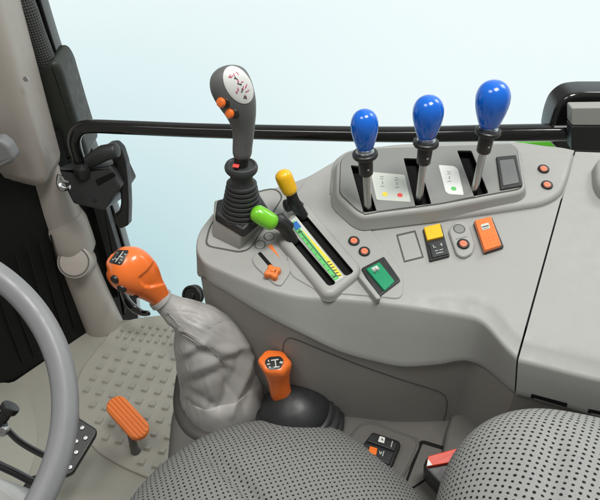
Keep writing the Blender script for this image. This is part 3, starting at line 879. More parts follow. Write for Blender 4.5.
mb = MB(); mb.box(PY(236, 168.5, y0 - .012) + V((0, 0, .004)), (1, -.3, 0), (-.1, -.3, 1), .009, .006, .002, .0006); obj('red_mark', mb, G['reddot'], js)
mb = MB(); mb.tube([PY(240.5, 170, y0), PY(242, 150, y0)], [.0095, .0105], 16); obj('neck', mb, G['black'], js)
mb = MB()
pr = [(156, 242.3, 8.6, .95), (153, 242.3, 9.6, .95), (148, 242.4, 9.9, .95), (140, 243, 10.3, .95), (131, 243.3, 11.1, .95), (123, 242.6, 12.6, .95), (115, 240.8, 15.2, .92), (107, 238.0, 18.2, .88), (99, 235.2, 20.6, .85), (91, 232.6, 21.7, .82), (83, 230.9, 21.2, .8), (76, 230.2, 18.9, .78), (70.5, 230.8, 14.8, .75), (67.3, 231.6, 9.5, .72), (65.9, 232, 4, .7)]
pr = [tuple(v[:4]) for v in [tuple(q) for q in crom([__import__('mathutils').Vector(p) for p in pr], 4)]]
rings = []
s0 = (PY(301, 110, y0) - PY(300, 110, y0)).length
for py, cx, hw, fl in pr:
    c = PY(cx, py, y0); s_ = (PY(cx + 1, py, y0) - c).length
    hd = hw * fl; lean = .0
    rings.append([c + V((math.cos(a) * hw * s_, -math.sin(a) * hd * s_ * .92, 0)) for a in [2 * PI * k / 40 for k in range(40)]])
# tilt the rings so that the head leans back like a bulb
for r, (py, cx, hw, fl) in zip(rings, pr):
    c = sum(r, V()) / len(r); w = max(0, min(1, (125 - py) / 40))
    for v in r: v.z += -(v.x - c.x) * -.28 * w * -1 * 0 
mb.loft(rings, True, True); gb = mb.bvh()
gr = obj('grip', mb, G['grip'], js, ang=60)
mb = MB(); dec = ell(238.2, 85, 20.5, 12.5, math.radians(59), 36); patch(gb, dec, .0009, mb, 0, 8)
dc = obj('decal', mb, G['white'], gr, ang=60); db = mb.bvh()
R_, B_ = 0, 1
st = []
for x, y, k in ((230, 76, 0), (234, 74.5, 0), (237, 73, 0), (235, 78, 1), (238, 81, 0), (239, 84, 1), (242, 82, 0), (243, 87.5, 0), (242, 90, 1), (246, 86, 0), (238, 89, 0), (236.5, 92, 0), (245, 96, 0), (245, 98, 1), (247.5, 91, 0)):
    ra = random.uniform(0, 3.1); rl_ = random.uniform(.9, 2.0)
    st.append(([(x - rl_ * math.cos(ra), y - rl_ * math.sin(ra)), (x + rl_ * math.cos(ra), y + rl_ * math.sin(ra)), (x + rl_ * math.cos(ra) + random.uniform(-1.5, 1.5), y + rl_ * math.sin(ra) + random.uniform(-1, 1))], k))
st += [([(234.5, 77.5), (237.5, 79.5)], 1), ([(237.5, 83.5), (241.5, 85)], 1), ([(228.5, 76.8), (231.5, 77.6), (232.6, 75.3)], 0), ([(243.5, 98.5), (245, 95.5), (246.5, 97.5)], 1)]
marks_on(db, 'printed_marks', st, .8, [G['magenta'], G['ink']], dc, .0006)
for px, py in ((222, 102.5), (230.5, 113.3)):
    q = cast(gb, px, py, 0)
    dr = V((-.55, -.75, .28)).normalized()
    mb = MB(); mb.lathe(q - dr * .003 + V((.0022, 0, .0008)), dr, [(.0080, -.003), (.0080, .003), (.0068, .0045)], 24)
    bz = obj('button_bezel', mb, G['black'], gr)
    mb = MB(); mb.lathe(q, dr, [(.0066, -.002), (.0066, .003), (.0055, .0048), (.003, .0055), (.0005, .0057)], 24); obj('button', mb, G['orange'], bz)

# blue levers
def egg(r, h):
    out = []
    for k in range(15):
        t_ = k / 14; a = PI * t_
        z = h * (1 - math.cos(a)) / 2
        w = r * (math.sin(a) ** .72) * (.74 + .30 * (z / h)) if 0 < k < 14 else .0004
        out.append((w, z))
    zc = .0
    return [(max(w, r * .48) if z < h * .10 else w, z) for w, z in out if True]
LV = [((368, 208), (365, 153.5), (364.3, 110), 13.8, 'blue egg knob lever in the slot beside the sticker with yellow and red dots', ),
      ((419, 199), (426, 142), (429.5, 96), 15.4, 'blue egg knob lever standing between the two white stickers'),
      ((474.5, 190), (488.2, 130.5), (495.5, 81), 16.9, 'largest blue egg knob lever beside the black rocker switch')]
for base, neck, tip, hw, lab in LV:
    yb = TOP.hit(*base, PODH).y
    B = PY(*base, yb); K = PY(*neck, yb); T_ = PY(*tip, yb)
    lv = empty('lever', B, lab, 'lever', 'blue knob levers on the console pod')
    ax = (K - B).normalized(); s_ = (PY(neck[0] + 1, neck[1] - 15, yb) - PY(neck[0], neck[1] - 15, yb)).length
    L = (K - B).length
    mb = MB(); mb.tube([B - ax * .015, K], [.0068 * s_ / .0017, .0066 * s_ / .0017], 20); obj('shaft', mb, G['steel'], lv)
    u = s_
    mb = MB(); mb.lathe(K, ax, [(6.3 * u, -25 * u), (7.3 * u, -23.5 * u), (7.8 * u, -8 * u), (7.9 * u, -3 * u)], 28); sl = obj('sleeve', mb, G['black'], lv)
    mb = MB(); mb.lathe(K + ax * 0, ax, [(7.8 * u, -4.5 * u), (12.4 * u, -3.6 * u), (13.2 * u, -2.2 * u), (13.1 * u, .6 * u), (12 * u, 1.6 * u), (9 * u, 1.8 * u), (.5 * u, 2.2 * u)], 32); obj('flange', mb, G['black'], lv)
    mb = MB(); q = K - ax * 15 * u + V((.25, -.95, 0)).normalized() * 7.4 * u; mb.lathe(q, V((.25, -.95, 0)), [(1.4 * u, 0), (1.3 * u, .8 * u), (.2 * u, .9 * u)], 12); obj('screw', mb, G['steel'], sl)
    mb = MB(); mb.lathe(K, ax, [(9.6 * u, 1.5 * u), (9.6 * u, 2.6 * u), (7.4 * u, 3 * u), (7.4 * u, 5.2 * u), (6 * u, 6 * u), (6 * u, 9 * u)], 24); obj('nut', mb, G['steel'], lv)
    ka = (T_ - K).normalized(); H_ = (T_ - K).length
    r_ = hw * u; h0 = 5.0 * u; kh = H_ - h0
    # profile: narrow foot, widest at two thirds, round crown
    pf = []
    for a, w in ((0, .5), (.012, .57), (.05, .62), (.12, .69), (.22, .785), (.33, .875), (.44, .945), (.54, .988), (.63, 1.0), (.71, .98), (.79, .915), (.86, .81), (.92, .66), (.963, .47), (.988, .27), (.998, .11), (1, .01)): pf.append((w * r_, h0 + a * kh))
    mb = MB(); mb.lathe(K, ka, pf, 40); obj('knob', mb, G['blue'], lv, ang=60)
# yellow and green levers of the twin gate
def cap(name, lab, cat, pts, rad, arm, armr, m, foot):
    t_ = empty(name, arm[-1], lab, cat, 'finger levers in the twin gate')
    mb = MB(); mb.tube(crom(arm, 5), armr, 14, flat=.7, round_end=.3); obj('arm', mb, G['black'], t_)
    mb = MB(); mb.tube(crom(foot, 3), armr * 1.25, 12, flat=.8, round_end=.4); obj('pivot', mb, G['rubber'], t_)
    mb = MB(); P_ = crom(pts, 6); n_ = len(P_)
    rr = [rad[0] + (rad[1] - rad[0]) * i / (n_ - 1) for i in range(n_)]
    rr = [r * (1 + .05 * math.sin(PI * i / (n_ - 1))) for i, r in enumerate(rr)]
    mb.tube(P_, rr, 28, round_end=.75); obj('handle', mb, m, t_, ang=60)
hz = .05
def LP(px, py, h): return TOP.hit(px, py, h)
cap('finger_lever', 'yellow capsule handled lever in the far slot of the twin gate', 'lever', [LP(283.5, 176, .075), LP(286, 182, .066), LP(289.5, 190, .054)], (.0125, .0115), [LP(289, 187, .056), LP(293, 199, .04), LP(298, 208, .022), LP(304, 218, .006)], .0085, G['yellow'], [LP(286, 206, .024), LP(293, 204, .024), LP(299, 208, .02)])
cap('finger_lever', 'lime green capsule handled lever in the near slot of the twin gate', 'lever', [LP(257.5, 213.5, .058), LP(263, 217, .054), LP(271.5, 222, .048)], (.0128, .0125), [LP(271, 222, .048), LP(281, 225.5, .04), LP(288, 233, .022), LP(294, 243, .006)], .0088, G['green'], [LP(279, 218.5, .035), LP(282, 222, .033), LP(288, 227, .022)])

# ================================================================== TUNNEL
TZ = .55
tun = empty('centre_tunnel', (0, .62, 0), 'brown grey moulded tunnel between the seat and the console', 'tunnel')
ft = Frame((0, 0, TZ), (1, 0, 0), (0, 0, 1))
mb = MB()
mb.prism(ft, rnd([(-.215, .69), (-.20, .52), (-.12, .42), (.36, .35), (.36, .68), (.05, .76), (-.17, .775)], .05, 6), -.53, 0, .02, 4, draft=.02)
obj('body', mb, G['tunnel'], tun)
tr, _ = slab('tray_rim', ft, [(347, 443), (352, 430), (362, 422), (372, 420.5), (419, 438), (420, 446), (408, 470), (395, 490), (340, 470)], -.004, .004, .003, G['tunnel'], tun, r=.012, seg=3)
slab('tray_groove', ft, [(349, 443), (353.5, 431), (362.5, 424), (372, 422.5), (416.5, 439), (417.5, 446), (406, 470), (394, 487), (342, 468)], .003, .0044, .0002, G['groove'], tun, r=.011, seg=1)
slab('tray', ft, [(350, 443), (354.5, 431.5), (363, 425), (372, 423.7), (415.5, 439.7), (416.3, 446), (405, 470), (393.5, 486), (343, 467)], .003, .0052, .0006, G['tunnel'], tun, r=.011, seg=2)
sw, _ = slab('switch_block', ft, [(358.5, 449.5), (363, 444), (372.5, 431.5), (399, 440.5), (401, 444), (391, 468), (386, 466)], .004, .018, .004, G['black'], tun, r=.004)
for pts in ([(371, 434), (397.5, 443), (394.5, 450.5), (367, 440.5)], [(365.5, 443), (393.5, 453), (389, 464), (360, 451.5)]):
    slab('key', ft, pts, .017, .022, .002, G['rubber'], sw, r=.002)
slab('white_symbol', ft, [(379.8, 435.8), (385.2, 437.4), (384.2, 443), (378, 441.2)], .0215, .0228, .0003, G['white'], sw, r=.001, seg=1)
slab('orange_tab', ft, [(370, 445.8), (377.5, 448), (376.2, 454.8), (368.2, 452)], .0215, .0245, .001, G['orange'], sw, r=.001)
mb = MB()
for p in ([(382, 438), (382.5, 440)], [(381, 439.5), (383.5, 440.2)]): strip(p, .0012, ft, .0231, mb, 0)
for p in ([(392.5, 441), (391, 447)], [(379.5, 451), (380.5, 454.5), (382, 451.5)], [(384, 451), (382.5, 456)]): strip(p, .0011, ft, .0226, mb, 1)
obj('printed_marks', mb, [G['ink'], G['pale']], sw)
# seat riser block at the right
mb = MB()
fb = Frame((0, 0, TZ + .02), (1, 0, 0), (0, 0, 1))
mb.prism(fb, rnd(fb.poly([(446, 432), (452, 413), (461, 412), (500, 424), (540, 470), (470, 520), (440, 470)]), .012, 5), -.3, 0, .006, 3, draft=.005)
obj('riser', mb, G['tunnel'], tun)
sl_, _ = slab('recess_outline', ft, [(420, 440.5), (424, 440), (447, 447), (440, 470), (410, 490), (404, 484)], -.001, .0025, .0008, G['blackm'], tun, r=.003, seg=2)
slab('recess_floor', ft, [(422.5, 443.5), (445.5, 450.5), (439, 470), (412, 487), (407, 483)], .0, .0036, .0006, G['tunnel'], tun, r=.003, seg=2)

# buckle
bk = empty('seat_belt_buckle', PZ(436, 480, .57), 'black seat belt buckle with red release button between the seat cushions', 'buckle')
fbk = Frame(PZ(430, 463, .612), (1, .28, 0), (-.15, -.28, 1))
mb = MB(); mb.prism(fbk, rnd(fbk.poly([(422.5, 467), (427, 456), (470, 445), (470, 500), (448, 494)], 0), .006), -.05, 0, .005, 3)
obj('body', mb, G['black'], bk)
slab('release_button', fbk, [(428, 456), (470, 444.5), (468, 459), (426.5, 466.5)], -.001, .008, .0025, G['red'], bk, r=.002)
slab('white_arrow', fbk, [(428, 458.5), (432.5, 464.8), (426.8, 466)], .0078, .0087, .0002, G['white'], bk, r=.0003, seg=1)

# ================================================================== GEAR LEVER WITH GAITER
yg = .69
gl = empty('gear_lever', PY(215, 410, yg), 'big orange gear lever knob on a pale grey leatherette gaiter', 'gear lever')
ctl = [((226, 410), 43), ((223, 398), 41.5), ((219, 381), 38), ((213, 358), 35), ((207, 340), 32), ((198, 326), 25.5), ((186, 316), 17.5), ((175, 309.5), 13), ((166, 303.5), 10.5), ((161, 299.5), 9.6)]
P_ = crom([PY(*p, yg - (.0 if i > 1 else .01)) for i, (p, w) in enumerate(ctl)], 11)
W_ = [p.x for p in crom([(w * .00168, 0, 0) for p, w in ctl], 11)]
def proj(p):
    d = p - CAM; t_ = d.dot(FW); return (300 + FPX * d.x / t_, 250 - FPX * d.dot(UP) / t_)
def dseg(p, a, b):
    ax, ay = a; bx, by = b; dx, dy = bx - ax, by - ay
    t_ = max(0, min(1, ((p[0] - ax) * dx + (p[1] - ay) * dy) / (dx * dx + dy * dy)))
    return math.hypot(p[0] - ax - dx * t_, p[1] - ay - dy * t_)
def dline(p, L): return min(dseg(p, a, b) for a, b in zip(L, L[1:]))
FOLDS = [([(172, 322), (188, 333), (207, 346), (226, 352), (245, 347)], .0085, 7.0), ([(184, 338), (203, 353), (224, 361), (238, 358)], -.006, 5.0), ([(183, 362), (194, 357), (206, 351), (213, 349)], -.0045, 4.5), ([(186, 352), (198, 345), (207, 340)], .004, 4.5), ([(184, 384), (200, 381), (215, 374), (228, 371)], -.005, 4.5),
         ([(190, 372), (206, 366), (220, 362)], .004, 5), ([(250, 358), (246, 376), (237, 395), (231, 413)], .0085, 4.2), ([(223, 365), (228, 380), (225, 396), (219, 408)], -.007, 4), ([(240, 352), (236, 372), (229, 388)], -.004, 3.5),
         ([(178, 391), (190, 398), (205, 408), (214, 416)], .003, 4.5), ([(185, 390), (200, 397), (212, 404)], -.005, 3), ([(169, 317), (174, 327), (177, 340)], -.004, 2.6), ([(178, 313), (186, 322), (200, 328)], .003, 4),
         ([(183, 332), (195, 339), (207, 348.5), (223, 364)], -.0022, 1.0), ([(168, 315), (173, 320), (178, 327)], -.002, .9), ([(209, 329), (219, 323), (231, 320.5)], -.0016, 1.0), ([(258, 372), (252, 388), (245, 405)], -.004, 3), ([(206, 383), (210, 395), (206, 405)], .004, 3.5)]
mb = MB(); rings = []; pu = None; n = 132
for i, p in enumerate(P_):
    tt = (P_[min(i + 1, len(P_) - 1)] - P_[max(i - 1, 0)]).normalized()
    pu = V((1, 0, 0)) if pu is None else pu
    pu = (pu - tt * pu.dot(tt)).normalized(); w = tt.cross(pu)
    f = i / (len(P_) - 1); ring = []
    for k in range(n):
        a = 2 * PI * k / n
        r = W_[i]
        # soft squarish section with folds
        sq = 1 + .06 * math.cos(4 * a + .6) * (1 - f)
        q = p + pu * r * sq * math.cos(a) + w * r * sq * .92 * math.sin(a)
        nz = noise.noise(q * 16 + V((3, 1, 7))) * .004 + noise.noise(V((q.x * 42, q.y * 42, q.z * 17))) * .0006
        rid = abs(noise.noise(V((a * 1.7, f * 5.5 + math.sin(a) * .9, 2.2))))
        nz += -.0012 * max(0, .22 - rid) / .22
        rid2 = abs(noise.noise(V((a * 2.6 + 9, f * 11 + math.cos(a) * 1.5, 5.2))))
        nz += -.0008 * max(0, .2 - rid2) / .2
        amp = (min(1, (1 - f) * 3)) * min(1, f * 5 + .3) * min(1, r / .04)
        dn = (q - p).normalized(); fd_ = 0
        if dn.dot(CAM - q) > 0:
            pq = proj(q)
            for iF, (L_, am, wd) in enumerate(FOLDS):
                e_ = dline(pq, L_) / wd
                if e_ < 5: fd_ += .72 * am * math.exp(-e_ ** (1.1 if iF == 0 else 1.5))
        ring.append(q + dn * (nz * amp + fd_))
    rings.append(ring)
mb.loft(rings, True, True)
ga = obj('gaiter', mb, G['fabric'], gl, ang=80); gbv = mb.bvh()
mb = MB()
for seam in ([(184, 330.5), (196, 337.5), (208.5, 347), (224.5, 362.5)], [(182, 334), (194, 341), (205.5, 350.5), (221, 365.5)], [(169.5, 314.5), (174.5, 319.5), (179.5, 326)], [(209, 327.5), (219, 321.7), (230, 319.5)]):
    pts = [cast(gbv, x, y, .0004) for x, y in seam]
    if all(pts): mb.tube(crom(pts, 5), .0006, 8)
obj('stitched_seam', mb, G['fabric'], ga)
mb = MB(); ii = len(P_) - 1
mb.tube([P_[ii - 2], P_[ii] + (P_[ii] - P_[ii - 1]).normalized() * .006], [.0188, .0172], 24); obj('cuff', mb, G['fabric'], gl)
# knob
kc = [((163.5, 302), 7), ((162, 300.2), 9.2), ((157.5, 294.8), 11), ((151.5, 288.5), 14), ((145.5, 282.8), 17.3), ((139.5, 277.3), 20.4), ((133.5, 272.3), 22), ((127.5, 267.6), 22), ((121.5, 263.6), 19.8), ((116.5, 260.4), 15.6), ((112.7, 258.3), 9.6), ((110.9, 257), 4), ((110.5, 256.8), 1)]
SCOOP = [(137.5, 277.5), (142, 273.8), (148, 268.5), (154, 260), (160, 270), (167, 284), (160, 286), (151, 288.5), (144.5, 288), (140, 283.5)]
KP = crom([PY(*p, yg) for p, w in kc], 9); KW = [p.x for p in crom([(w * .00157, 0, 0) for p, w in kc], 9)]
mb = MB(); rings = []; pu = None
for i, p in enumerate(KP):
    tt = (KP[min(i + 1, len(KP) - 1)] - KP[max(i - 1, 0)]).normalized()
    pu = V((0, -1, 0)) if pu is None else pu
    pu = (pu - tt * pu.dot(tt)).normalized(); w = tt.cross(pu)
    f = i / (len(KP) - 1)
    ring = []
    for k in range(110):
        a = 2 * PI * k / 110
        sq = 1 + .035 * math.cos(4 * a) * math.sin(PI * f)
        r = max(KW[i], .0006) * sq
        # moulded thumb rest: a shallow step along the flank facing the driver
        q = p + pu * r * .92 * math.cos(a) + w * r * math.sin(a)
        if (q - p).dot(CAM - q) > 0:
            pq = proj(q)
            if inside(pq, SCOOP):
                e_ = min(1, min(dseg(pq, SCOOP[m_ - 1], SCOOP[m_]) for m_ in range(len(SCOOP))) / 2.6); q -= (q - p).normalized() * .0042 * e_ * e_ * (3 - 2 * e_)
        ring.append(q)
    rings.append(ring)
mb.loft(rings, True, True); kb = mb.bvh()
kn = obj('knob', mb, G['orange'], gl, ang=60)
mb = MB(); patch(kb, [(x, y) for x, y in rnd([(108.5, 262.5), (117.5, 250), (129.5, 250.5), (121.5, 265.5)], 2.5, 4)], .0009, mb, 0, 6)
pl_ = obj('shift_pattern_plate', mb, G['black'], kn, ang=60); pb = mb.bvh()
marks_on(pb, 'printed_marks', [([(115.5, 262), (123.5, 251.5)], 0), ([(117, 252.8), (118, 253.6)], 0), ([(114.6, 258.5), (117.5, 259.5)], 0), ([(112.5, 259), (114, 260.2)], 0), ([(119.5, 256), (123, 257.5)], 0), ([(124.5, 254), (126, 255)], 0), ([(120.7, 259.6), (122.3, 260.5)], 0), ([(118.8, 262.6), (120, 263.3)], 0)], .8, [G['pale']], pl_, .0005)
for px, py, r in ((114.7, 279.5, .0056), (121.5, 288.6, .0060), (136, 296, .003)):
    q = cast(kb, px, py, 0)
    if q:
        dr = V((-.42, -.80, .02)).normalized()
        mb = MB(); mb.lathe(q, dr, [(r * 1.15, -.004), (r * 1.15, .0005), (r, .0022), (r * .6, .003), (.0003, .0032)], 24); obj('button', mb, G['black'], kn)
# plinth under the gaiter
mb = MB()
fpz = Frame((0, 0, .55), (1, 0, 0), (0, 0, 1))
mb.prism(fpz, rnd(fpz.poly([(171, 408), (176, 372), (185, 358), (240, 345), (275, 372), (280, 420), (240, 450), (185, 440)]), .035, 6), -.5, .008, .012, 4, draft=.012)
obj('gaiter_base', mb, G['base'], tun)

# ================================================================== RANGE LEVER WITH BLACK BOOT
yr = .665
rl = empty('range_lever', PY(290, 430, yr), 'short orange shift lever on a ribbed black rubber boot', 'gear lever')
mb = MB()
bt = PY(290, 394, .64); bb = PY(300, 430, .64); ax = (bt - bb).normalized(); H_ = (bt - bb).length
pr = [(.076, -.03)]
for k, (r, h) in enumerate(((.077, 0), (.075, .15), (.070, .31), (.062, .47))):
    pr += [(r - .004, h * H_), (r, (h + .02) * H_), (r, (h + .06) * H_), (r - .003, (h + .095) * H_), (r - .0065, (h + .105) * H_)]
pr += [(.0555, .60 * H_), (.051, .70 * H_), (.043, .82 * H_), (.030, .93 * H_), (.017, .99 * H_), (.011, 1.01 * H_), (.001, 1.02 * H_)]
mb.lathe(bb, ax, pr, 56)
obj('boot', mb, G['rubber'], rl)
mb = MB(); mb.tube([PY(284.5, 405, yr - .02), PY(281, 394, yr - .02)], [.0095, .0095], 16); obj('shaft', mb, G['black'], rl)
mb = MB()
kk = [((282, 400), 9.2), ((281.3, 396.5), 10.8), ((280.3, 390), 11.2), ((278.8, 382), 11.0), ((277.2, 374), 12.6), ((275.8, 367), 15.0), ((274.8, 362.5), 16.2), ((274.3, 360.8), 15.2), ((274, 359.9), 13)]
rings = []
for (p, w) in kk:
    c = PY(*p, yr - .02); r = w * .00163
    ring = []; r *= .9
    for k in range(40):
        a = 2 * PI * k / 40
        e = 1 + .05 * math.cos(6 * a) * (1 if p[1] < 372 else .4)
        z = (.16 * math.sin(a) - .10 * math.cos(a)) * r * max(0, (385 - p[1]) / 25)
        ring.append(c + V((math.cos(a) * r * e, math.sin(a) * r * e * .82, z)))
    rings.append(ring)
mb.loft(rings, True, True); rb = mb.bvh()
kn = obj('knob', mb, G['orange'], rl, ang=50)
mb = MB(); patch(rb, rnd([(264, 362), (268.5, 357), (280.5, 356), (284.3, 361), (280.5, 369), (268.5, 370)], 3.0, 4), .0007, mb, 0, 5)
pl_ = obj('shift_pattern_plate', mb, G['black'], kn); pb = mb.bvh()
marks_on(pb, 'printed_marks', [([(271, 360.5), (278.5, 359.5)], 0), ([(273.5, 367.3), (279.5, 366.8)], 0), ([(275, 360), (276, 367)], 0), ([(267, 364.5), (270, 364)], 0), ([(279.5, 362.8), (283, 362)], 0), ([(280.5, 361.3), (282, 363.8)], 0), ([(268, 360), (269, 362)], 0), ([(269, 366.5), (270.5, 367.8)], 0)], .9, [G['white']], pl_, .0005)

# ================================================================== SEAT
def pillow(cx, cy, hx, hy, ztop, zbot, ex, drop, flat_r, rot, NR=40, NT=112, bumpf=None, hx2=None, ex2=None):
    mb = MB(); rings = []; uvr = []
    c, s = math.cos(rot), math.sin(rot)
    def P(r, th):
        ct, st_ = math.cos(th), math.sin(th)
        b_ = max(0, min(1, .5 + ct * 1.5)); b_ = b_ * b_ * (3 - 2 * b_)
        e_ = ex + ((ex2 or ex) - ex) * b_; k = (abs(ct) ** e_ + abs(st_) ** e_) ** (-1 / e_)
        x, y = (hx if ct < 0 else (hx2 or hx)) * r * k * ct, hy * r * k * st_
        e = min(1, r)
        z = ztop - drop * (1 - max(0, 1 - e ** flat_r) ** (1 / 2.2))
        q = V((cx + x * c - y * s, cy + x * s + y * c, z))
        if hx2 and x > 0 and ex2: q.z -= 1.1 * x * x
        if bumpf: q.z += bumpf(q.x, q.y) * (1 - r ** 10)
        return q
    rs = [math.sin(PI / 2 * (i / NR)) if i else .0 for i in range(1, NR + 1)]
    prev = [P(0, 0)] * NT; arc = [0] * NT
    for r in rs:
        ring = [P(r, 2 * PI * k / NT) for k in range(NT)]
        for k in range(NT): arc[k] += (ring[k] - prev[k]).length
        uvr.append([(arc[k % NT] * math.cos(2 * PI * k / NT), arc[k % NT] * math.sin(2 * PI * k / NT)) for k in range(NT + 1)])
        # true plan direction for the uv
        u2 = []
        for k in range(NT + 1):
            d = ring[k % NT] - P(0, 0); d.z = 0; d = d.normalized() if d.length else V((1, 0, 0))
            u2.append((arc[k % NT] * d.x, arc[k % NT] * d.y))
        uvr[-1] = u2
        rings.append(ring); prev = ring
    low = [V((q.x, q.y, zbot)) for q in rings[-1]]
    a0 = uvr[-1]; h = (rings[-1][0].z - zbot)
    uvr.append([(u[0] * (1 + h / max(.05, math.hypot(*u))), u[1] * (1 + h / max(.05, math.hypot(*u)))) for u in a0]); rings.append(low)
    c0 = P(0, 0)
    mb.loft(rings, False, True, uv=lambda i, j: uvr[i][j])
    o = len(mb.v); mb.v.append(c0)
    for j in range(NT):
        mb.f.append([o, j, (j + 1) % NT]); mb.m.append(0); mb.uv.append([(0, 0), uvr[0][j], uvr[0][j + 1]])
    # flip so the normals face up
    mb.f = [f[::-1] for f in mb.f]; mb.uv = [u[::-1] if u else u for u in mb.uv]
    A, B, C_ = (mb.v[k] for k in mb.f[-1])
    if (B - A).cross(C_ - A).z < 0:
        mb.f = [f[::-1] for f in mb.f]; mb.uv = [u[::-1] if u else u for u in mb.uv]
    return mb
seat = empty('driver_seat', (0.05, .4, 0), 'grey driver seat in perforated fabric in the foreground', 'seat')
GA, GB = PZ(196, 437, .62), PZ(256, 503, .62)
gd = (GB - GA); gd.z = 0; gd.normalize(); gn = V((-gd.y, gd.x, 0))
def sb(x, y):
    d = (V((x, y, 0)) - V((GA.x, GA.y, 0))); e_ = d.dot(gn); t_ = d.dot(gd)
    k = min(1, max(0, (t_ + .02) / .05))
    return .004 * noise.noise(V((x * 7, y * 7, 1))) - k * .013 * math.exp(-(e_ / .009) ** 2) - k * .004 * (1 / (1 + math.exp(-e_ / .01)))
c_ = PZ(282, 594, .63)
mb = pillow(c_.x, c_.y, .258, .30, .64, .35, 2.25, .10, 2.6, math.radians(-4), bumpf=sb, hx2=.292, ex2=1.75)
obj('seat_cushion', mb, G['seat'], seat, ang=80)
BA, BB = PZ(556, 428, .77), PZ(549, 505, .78)
bd_ = (BB - BA); bd_.z = 0; bd_.normalize(); bn_ = V((-bd_.y, bd_.x, 0))
def bb_(x, y):
    d = V((x - BA.x, y - BA.y, 0)); k = min(1, max(0, (d.dot(bd_) + .01) / .05))
    return .005 * noise.noise(V((x * 6, y * 6, 4))) - k * .006 * math.exp(-(d.dot(bn_) / .012) ** 2)
c_ = PZ(589, 494, .78)
mb = pillow(c_.x, c_.y, .148, .17, .79, .35, 2.3, .13, 2.4, math.radians(-14), bumpf=bb_, hx2=.23)
obj('backrest', mb, G['seatb'], seat, ang=80)

# ================================================================== PEDALS AND STEERING
op = empty('accelerator_pedal', PZ(130, 440, 0), 'orange ribbed oval pedal standing on the beige floor mat', 'pedal')
fp_ = Frame(PZ(127, 417, .11), (1, 0, 0), (.05, -.25, 1))
a0, a1 = V(fp_.px(117, 405.5)), V(fp_.px(138, 428.5))
d = (a1 - a0).normalized(); nrm = V((-d.y, d.x)); w = .0265
poly = []
for k in range(15): a = PI / 2 + PI * k / 14; poly.append(a0 + d * math.cos(a) * w * .95 + nrm * math.sin(a) * w)
for k in range(15): a = -PI / 2 + PI * k / 14; poly.append(a1 + d * math.cos(a) * w * .95 + nrm * math.sin(a) * w)
poly = [(p.x, p.y) for p in poly]
mb = MB(); mb.prism(fp_, poly, -.012, .003, .005, 4)
for k in range(5):
    o_ = (k - 2) * .0092; ext = math.sqrt(max(0, (w * .86) ** 2 - o_ ** 2))
    A = a0 - d * ext * .9 + nrm * o_; B = a1 + d * ext * .9 + nrm * o_
    mb.tube([fp_.p(A.x, A.y, .0028), fp_.p(B.x, B.y, .0028)], .0027, 10, round_end=1)
obj('pad', mb, G['orangem'], op)
mb = MB(); mb.tube([fp_.p(*((a0 + a1) / 2), -.01), PZ(134, 447, .03), PZ(136, 452, .004)], [.010, .010, .013], 12); obj('arm', mb, G['tunnel'], op)

bp = empty('brake_pedal', PZ(80, 450, .1), 'black brake pedal with steel studs half behind the steering wheel', 'pedal')
fb_ = Frame(PZ(80, 450, .16), (1, 0, 0), (.2, -.35, 1))
mb = MB(); mb.prism(fb_, rnd(fb_.poly([(72, 416), (80, 418), (97, 429), (96, 435), (73, 473), (64, 477), (50, 470), (60, 440)]), .006), -.014, 0, .004, 3); obj('pad', mb, G['black'], bp)
for x, y in ((82, 427.5), (85.3, 437.7), (76, 452), (70, 467), (76, 441)):
    a = fb_.px(x, y, .003); mb = MB(); mb.prism(fb_, ell(a[0], a[1], .0056, .0056, 0, 18), -.001, .004, .002, 3); mb.prism(fb_, ell(a[0], a[1], .0026, .0026, 0, 12), .003, .006, .001, 2); obj('stud', mb, G['steel'], bp)
mb = MB(); mb.tube([fb_.p(*fb_.px(66, 455), -.008), PZ(30, 490, .12), PZ(-10, 520, .12)], .012, 10); obj('arm', mb, G['black'], bp)

sw_ = empty('steering_wheel', (-.437, .398, .872), 'grey steering wheel rim sweeping across the lower left corner', 'steering wheel')
cw = V((-.43697, .39771, .87203)); nw = V((.27991, -.47218, .73406)).normalized(); Rw = .1905
ua = nw.cross(V((0, 1, 0))).normalized(); wb = nw.cross(ua)
mb = MB(); rings = []
for i in range(128):
    th = 2 * PI * i / 128; e = ua * math.cos(th) + wb * math.sin(th); ring = []
    for k in range(24):
        a = 2 * PI * k / 24; r = .0144
        if math.cos(a) > .1: r *= 1.0
        r *= 1 - .045 * math.exp(-((a - 1.05) / .16) ** 2) - .045 * math.exp(-((a - 2.1) / .16) ** 2)
        ring.append(cw + e * (Rw + r * math.cos(a)) + nw * r * .95 * math.sin(a))
    rings.append(ring)
rings.append(rings[0]); mb.loft(rings, False, False); wbv = mb.bvh()
rim = obj('rim', mb, G['wheel'], sw_, ang=50)
mb = MB()
for th in (math.radians(100), math.radians(220), math.radians(340)):
    e = ua * math.cos(th) + wb * math.sin(th)
mb.lathe(cw - nw * .06, nw, [(.03, -.02), (.055, 0), (.058, .02), (.05, .03), (.001, .032)], 32)
obj('hub', mb, G['wheel'], sw_)
# spoke that leaves the frame at the lower left
for tgt in ((-120, 575), (-60, 300)):
    mb = MB(); d = ray(*tgt); q = CAM + d * ((cw - CAM).dot(nw) / d.dot(nw)); e = (q - cw).normalized()
    if tgt[0] == -60: e = -e
    mb.tube([cw - nw * .045 + e * .04, cw - nw * .04 + e * .10, cw + e * (Rw - .008) - nw * .004], [.016, .012, .010], 14, flat=.5)
    obj('spoke', mb, G['wheel'], sw_)
